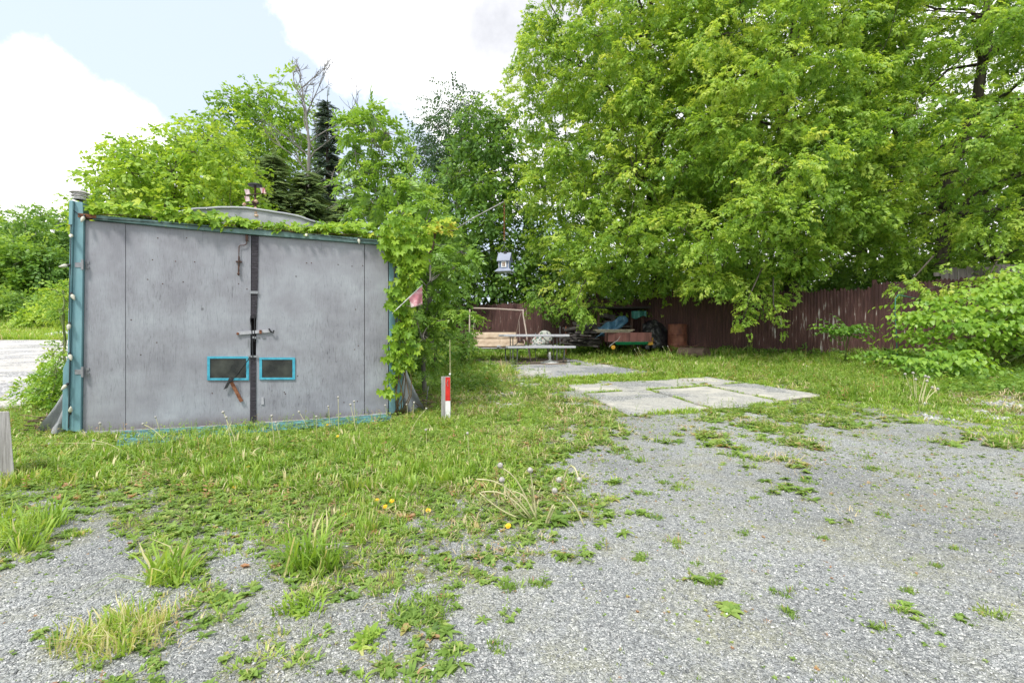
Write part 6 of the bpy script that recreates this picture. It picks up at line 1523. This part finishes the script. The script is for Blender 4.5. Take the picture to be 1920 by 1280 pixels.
# ------------------------------------------------------------------ tufts one can tell apart in the gravel
def clump(name, label, px, py, rad, parts_, tint=.45, group=None, dry=0, mat=None):
    c = G(px, py); S_ = Scatter()
    for tm, n, sc, tilt in parts_:
        a = rng.uniform(0, 6.283, n); r = rad*np.sqrt(rng.uniform(0, 1, n)); x = c.x+r*np.cos(a)*1.15; y = c.y+r*np.sin(a); z = terrain(x, y)
        S_.put(tm, np.stack([x, y, z], 1), upright(n, tilt), sc*rng.uniform(.7, 1.25, n), tint+rng.normal(0, .10, n))
    V = np.concatenate(S_.V); o = build_np(name, V - np.array(tuple(c)), np.concatenate(S_.Q) if S_.Q else None, np.concatenate(S_.T) if S_.T else None, np.clip(np.concatenate(S_.W), 0, 1), mat or M_grass)
    o.location = c; return tag(o, label, 'weed', group)
T_LONG = [tuft(11, .17, .03, 1.2, .0042, .05) for _ in range(6)]
T_DRY = [tuft(16, .11, .06, 1.0, .003, .5) for _ in range(6)]
clump('grass_clump', 'long arching grass clump with dried blades on the left gravel', 325, 1088, .07, [(T_LONG, 8, .9, .3), (T_SHORT, 10, .9, .2)], .5)
clump('grass_clump', 'tall spiky grass clump at the tip of the green patch', 580, 1065, .075, [(T_LONG, 12, 1.0, .15), (T_ROS, 4, .8, .1)], .45)
clump('grass_clump', 'wide straw-tinged grass clump at the lower left', 225, 1195, .11, [(T_DRY, 42, .62, .2), (T_SHORT, 12, .8, .2)], .6)
clump('weed_rosette', 'bright upright rosette of broad leaves at the bottom centre of the gravel', 692, 1205, .03, [(T_ROS, 8, .5, .5), (T_SPRIG, 6, .5, .2)], .5)
clump('weed_rosette', 'flat low green clump right of the bright upright rosette', 790, 1150, .08, [(T_ROS, 9, .5, .1), (T_SHORT, 22, .7, .3), (T_SPRIG, 7, .4, .2)], .42, mat=M_weed)
clump('weed_rosette', 'small bright green tuft just below the tip of the green patch', 745, 1042, .035, [(T_ROS, 6, .6, .3), (T_SHORT, 5, .7, .2)], .55, mat=M_weed)
clump('weed_rosette', 'thin grass tuft in the gravel below the spiky clump', 562, 1145, .05, [(T_SHORT, 14, .9, .3), (T_ROS, 4, .45, .2)], .45)
clump('weed_rosette', 'reddish-green flat rosette near the bottom right of the gravel', 1368, 1142, .02, [(T_ROS, 5, .55, .15)], .62, mat=M_weed)
clump('weed_rosette', 'green weedy clump at the near edge of the gravel, nearest of the clumps', 800, 1242, .10, [(T_ROS, 12, .5, .2), (T_SPRIG, 10, .45, .2), (T_SHORT, 8, .7, .2)], .42, mat=M_weed)
clump('weed_rosette', 'small dark rosette right of the low green clump', 828, 1190, .03, [(T_ROS, 5, .5, .2)], .32, mat=M_weed)
clump('grass_clump', 'grassy tuft on the left edge of the gravel island', 60, 985, .12, [(T_LONG, 16, .75, .2), (T_SHORT, 16, 1, .2)], .5)
clump('grass_clump', 'lush grass fringe at the far left border of the gravel', 12, 1030, .09, [(T_LONG, 14, .8, .2)], .5)
clump('weed_rosette', 'loose leafy weed beside the arching grass clump', 432, 1112, .06, [(T_ROS, 6, .6, .2), (T_SPRIG, 6, .5, .2)], .45, mat=M_weed)
clump('weed_rosette', 'dense short weed mat running along the green edge above the left gravel', 385, 985, .12, [(T_ROS, 10, .7, .2), (T_CLOV, 14, 1, .2), (T_SPRIG, 10, .6, .2)], .42, mat=M_weed)
clump('weed_rosette', 'scruffy low weed in the gravel left of the sprawling dandelion', 810, 1042, .05, [(T_ROS, 5, .5, .2), (T_SPRIG, 4, .5, .2)], .45, mat=M_weed)
# spiky bigger weeds at the gravel's far edge
for px, py, lab in ((1500, 778, 'spiky weed on the far gravel, left of the pair by the slabs'), (1610, 800, 'spiky weed on the far gravel, right of the pair by the slabs')):
    clump('spiky_weed', lab, px, py, .10, [(T_ROS, 8, 1.5, .4), (T_SPRIG, 8, 1.6, .3)], .42, mat=M_weed)
# countable little tufts dotted over the right-hand gravel
tf = [(1245, 828, 1), (1190, 862, 1), (1165, 850, .8), (1370, 852, .9), (1282, 916, 1), (1208, 924, .7), (1246, 906, .7), (1228, 970, .9), (1270, 1022, 1), (1200, 1045, .9), (1392, 998, .8), (1330, 1092, .8), (1518, 905, .9), (1655, 966, .7), (1640, 880, .8), (1795, 1030, .7), (1650, 1180, .7), (1760, 1062, .6), (1700, 1108, .7), (1465, 1112, .7), (1010, 1095, .8), (955, 1100, 1), (905, 1080, .8), (735, 1102, .7), (1860, 1150, .9), (1540, 1010, .6), (1390, 840, .7), (1305, 1058, .5), (1620, 858, .7), (1420, 935, .6), (1480, 1150, .7), (935, 1215, .7), (1130, 832, .9), (1150, 905, .7)]
for i, (px, py, s) in enumerate(tf):
    clump('gravel_tuft', 'tiny green tuft growing alone in the open gravel', px, py, .035*s*max(1, (1100-py)/120), [(T_SHORT, 7, .55*s*max(1, (1100-py)/150), .3), (T_ROS, 3, .33*s*max(1, (1100-py)/150), .2)], .42+rv(-.1, .12), 'tiny tufts dotted over the open gravel', mat=M_weed)
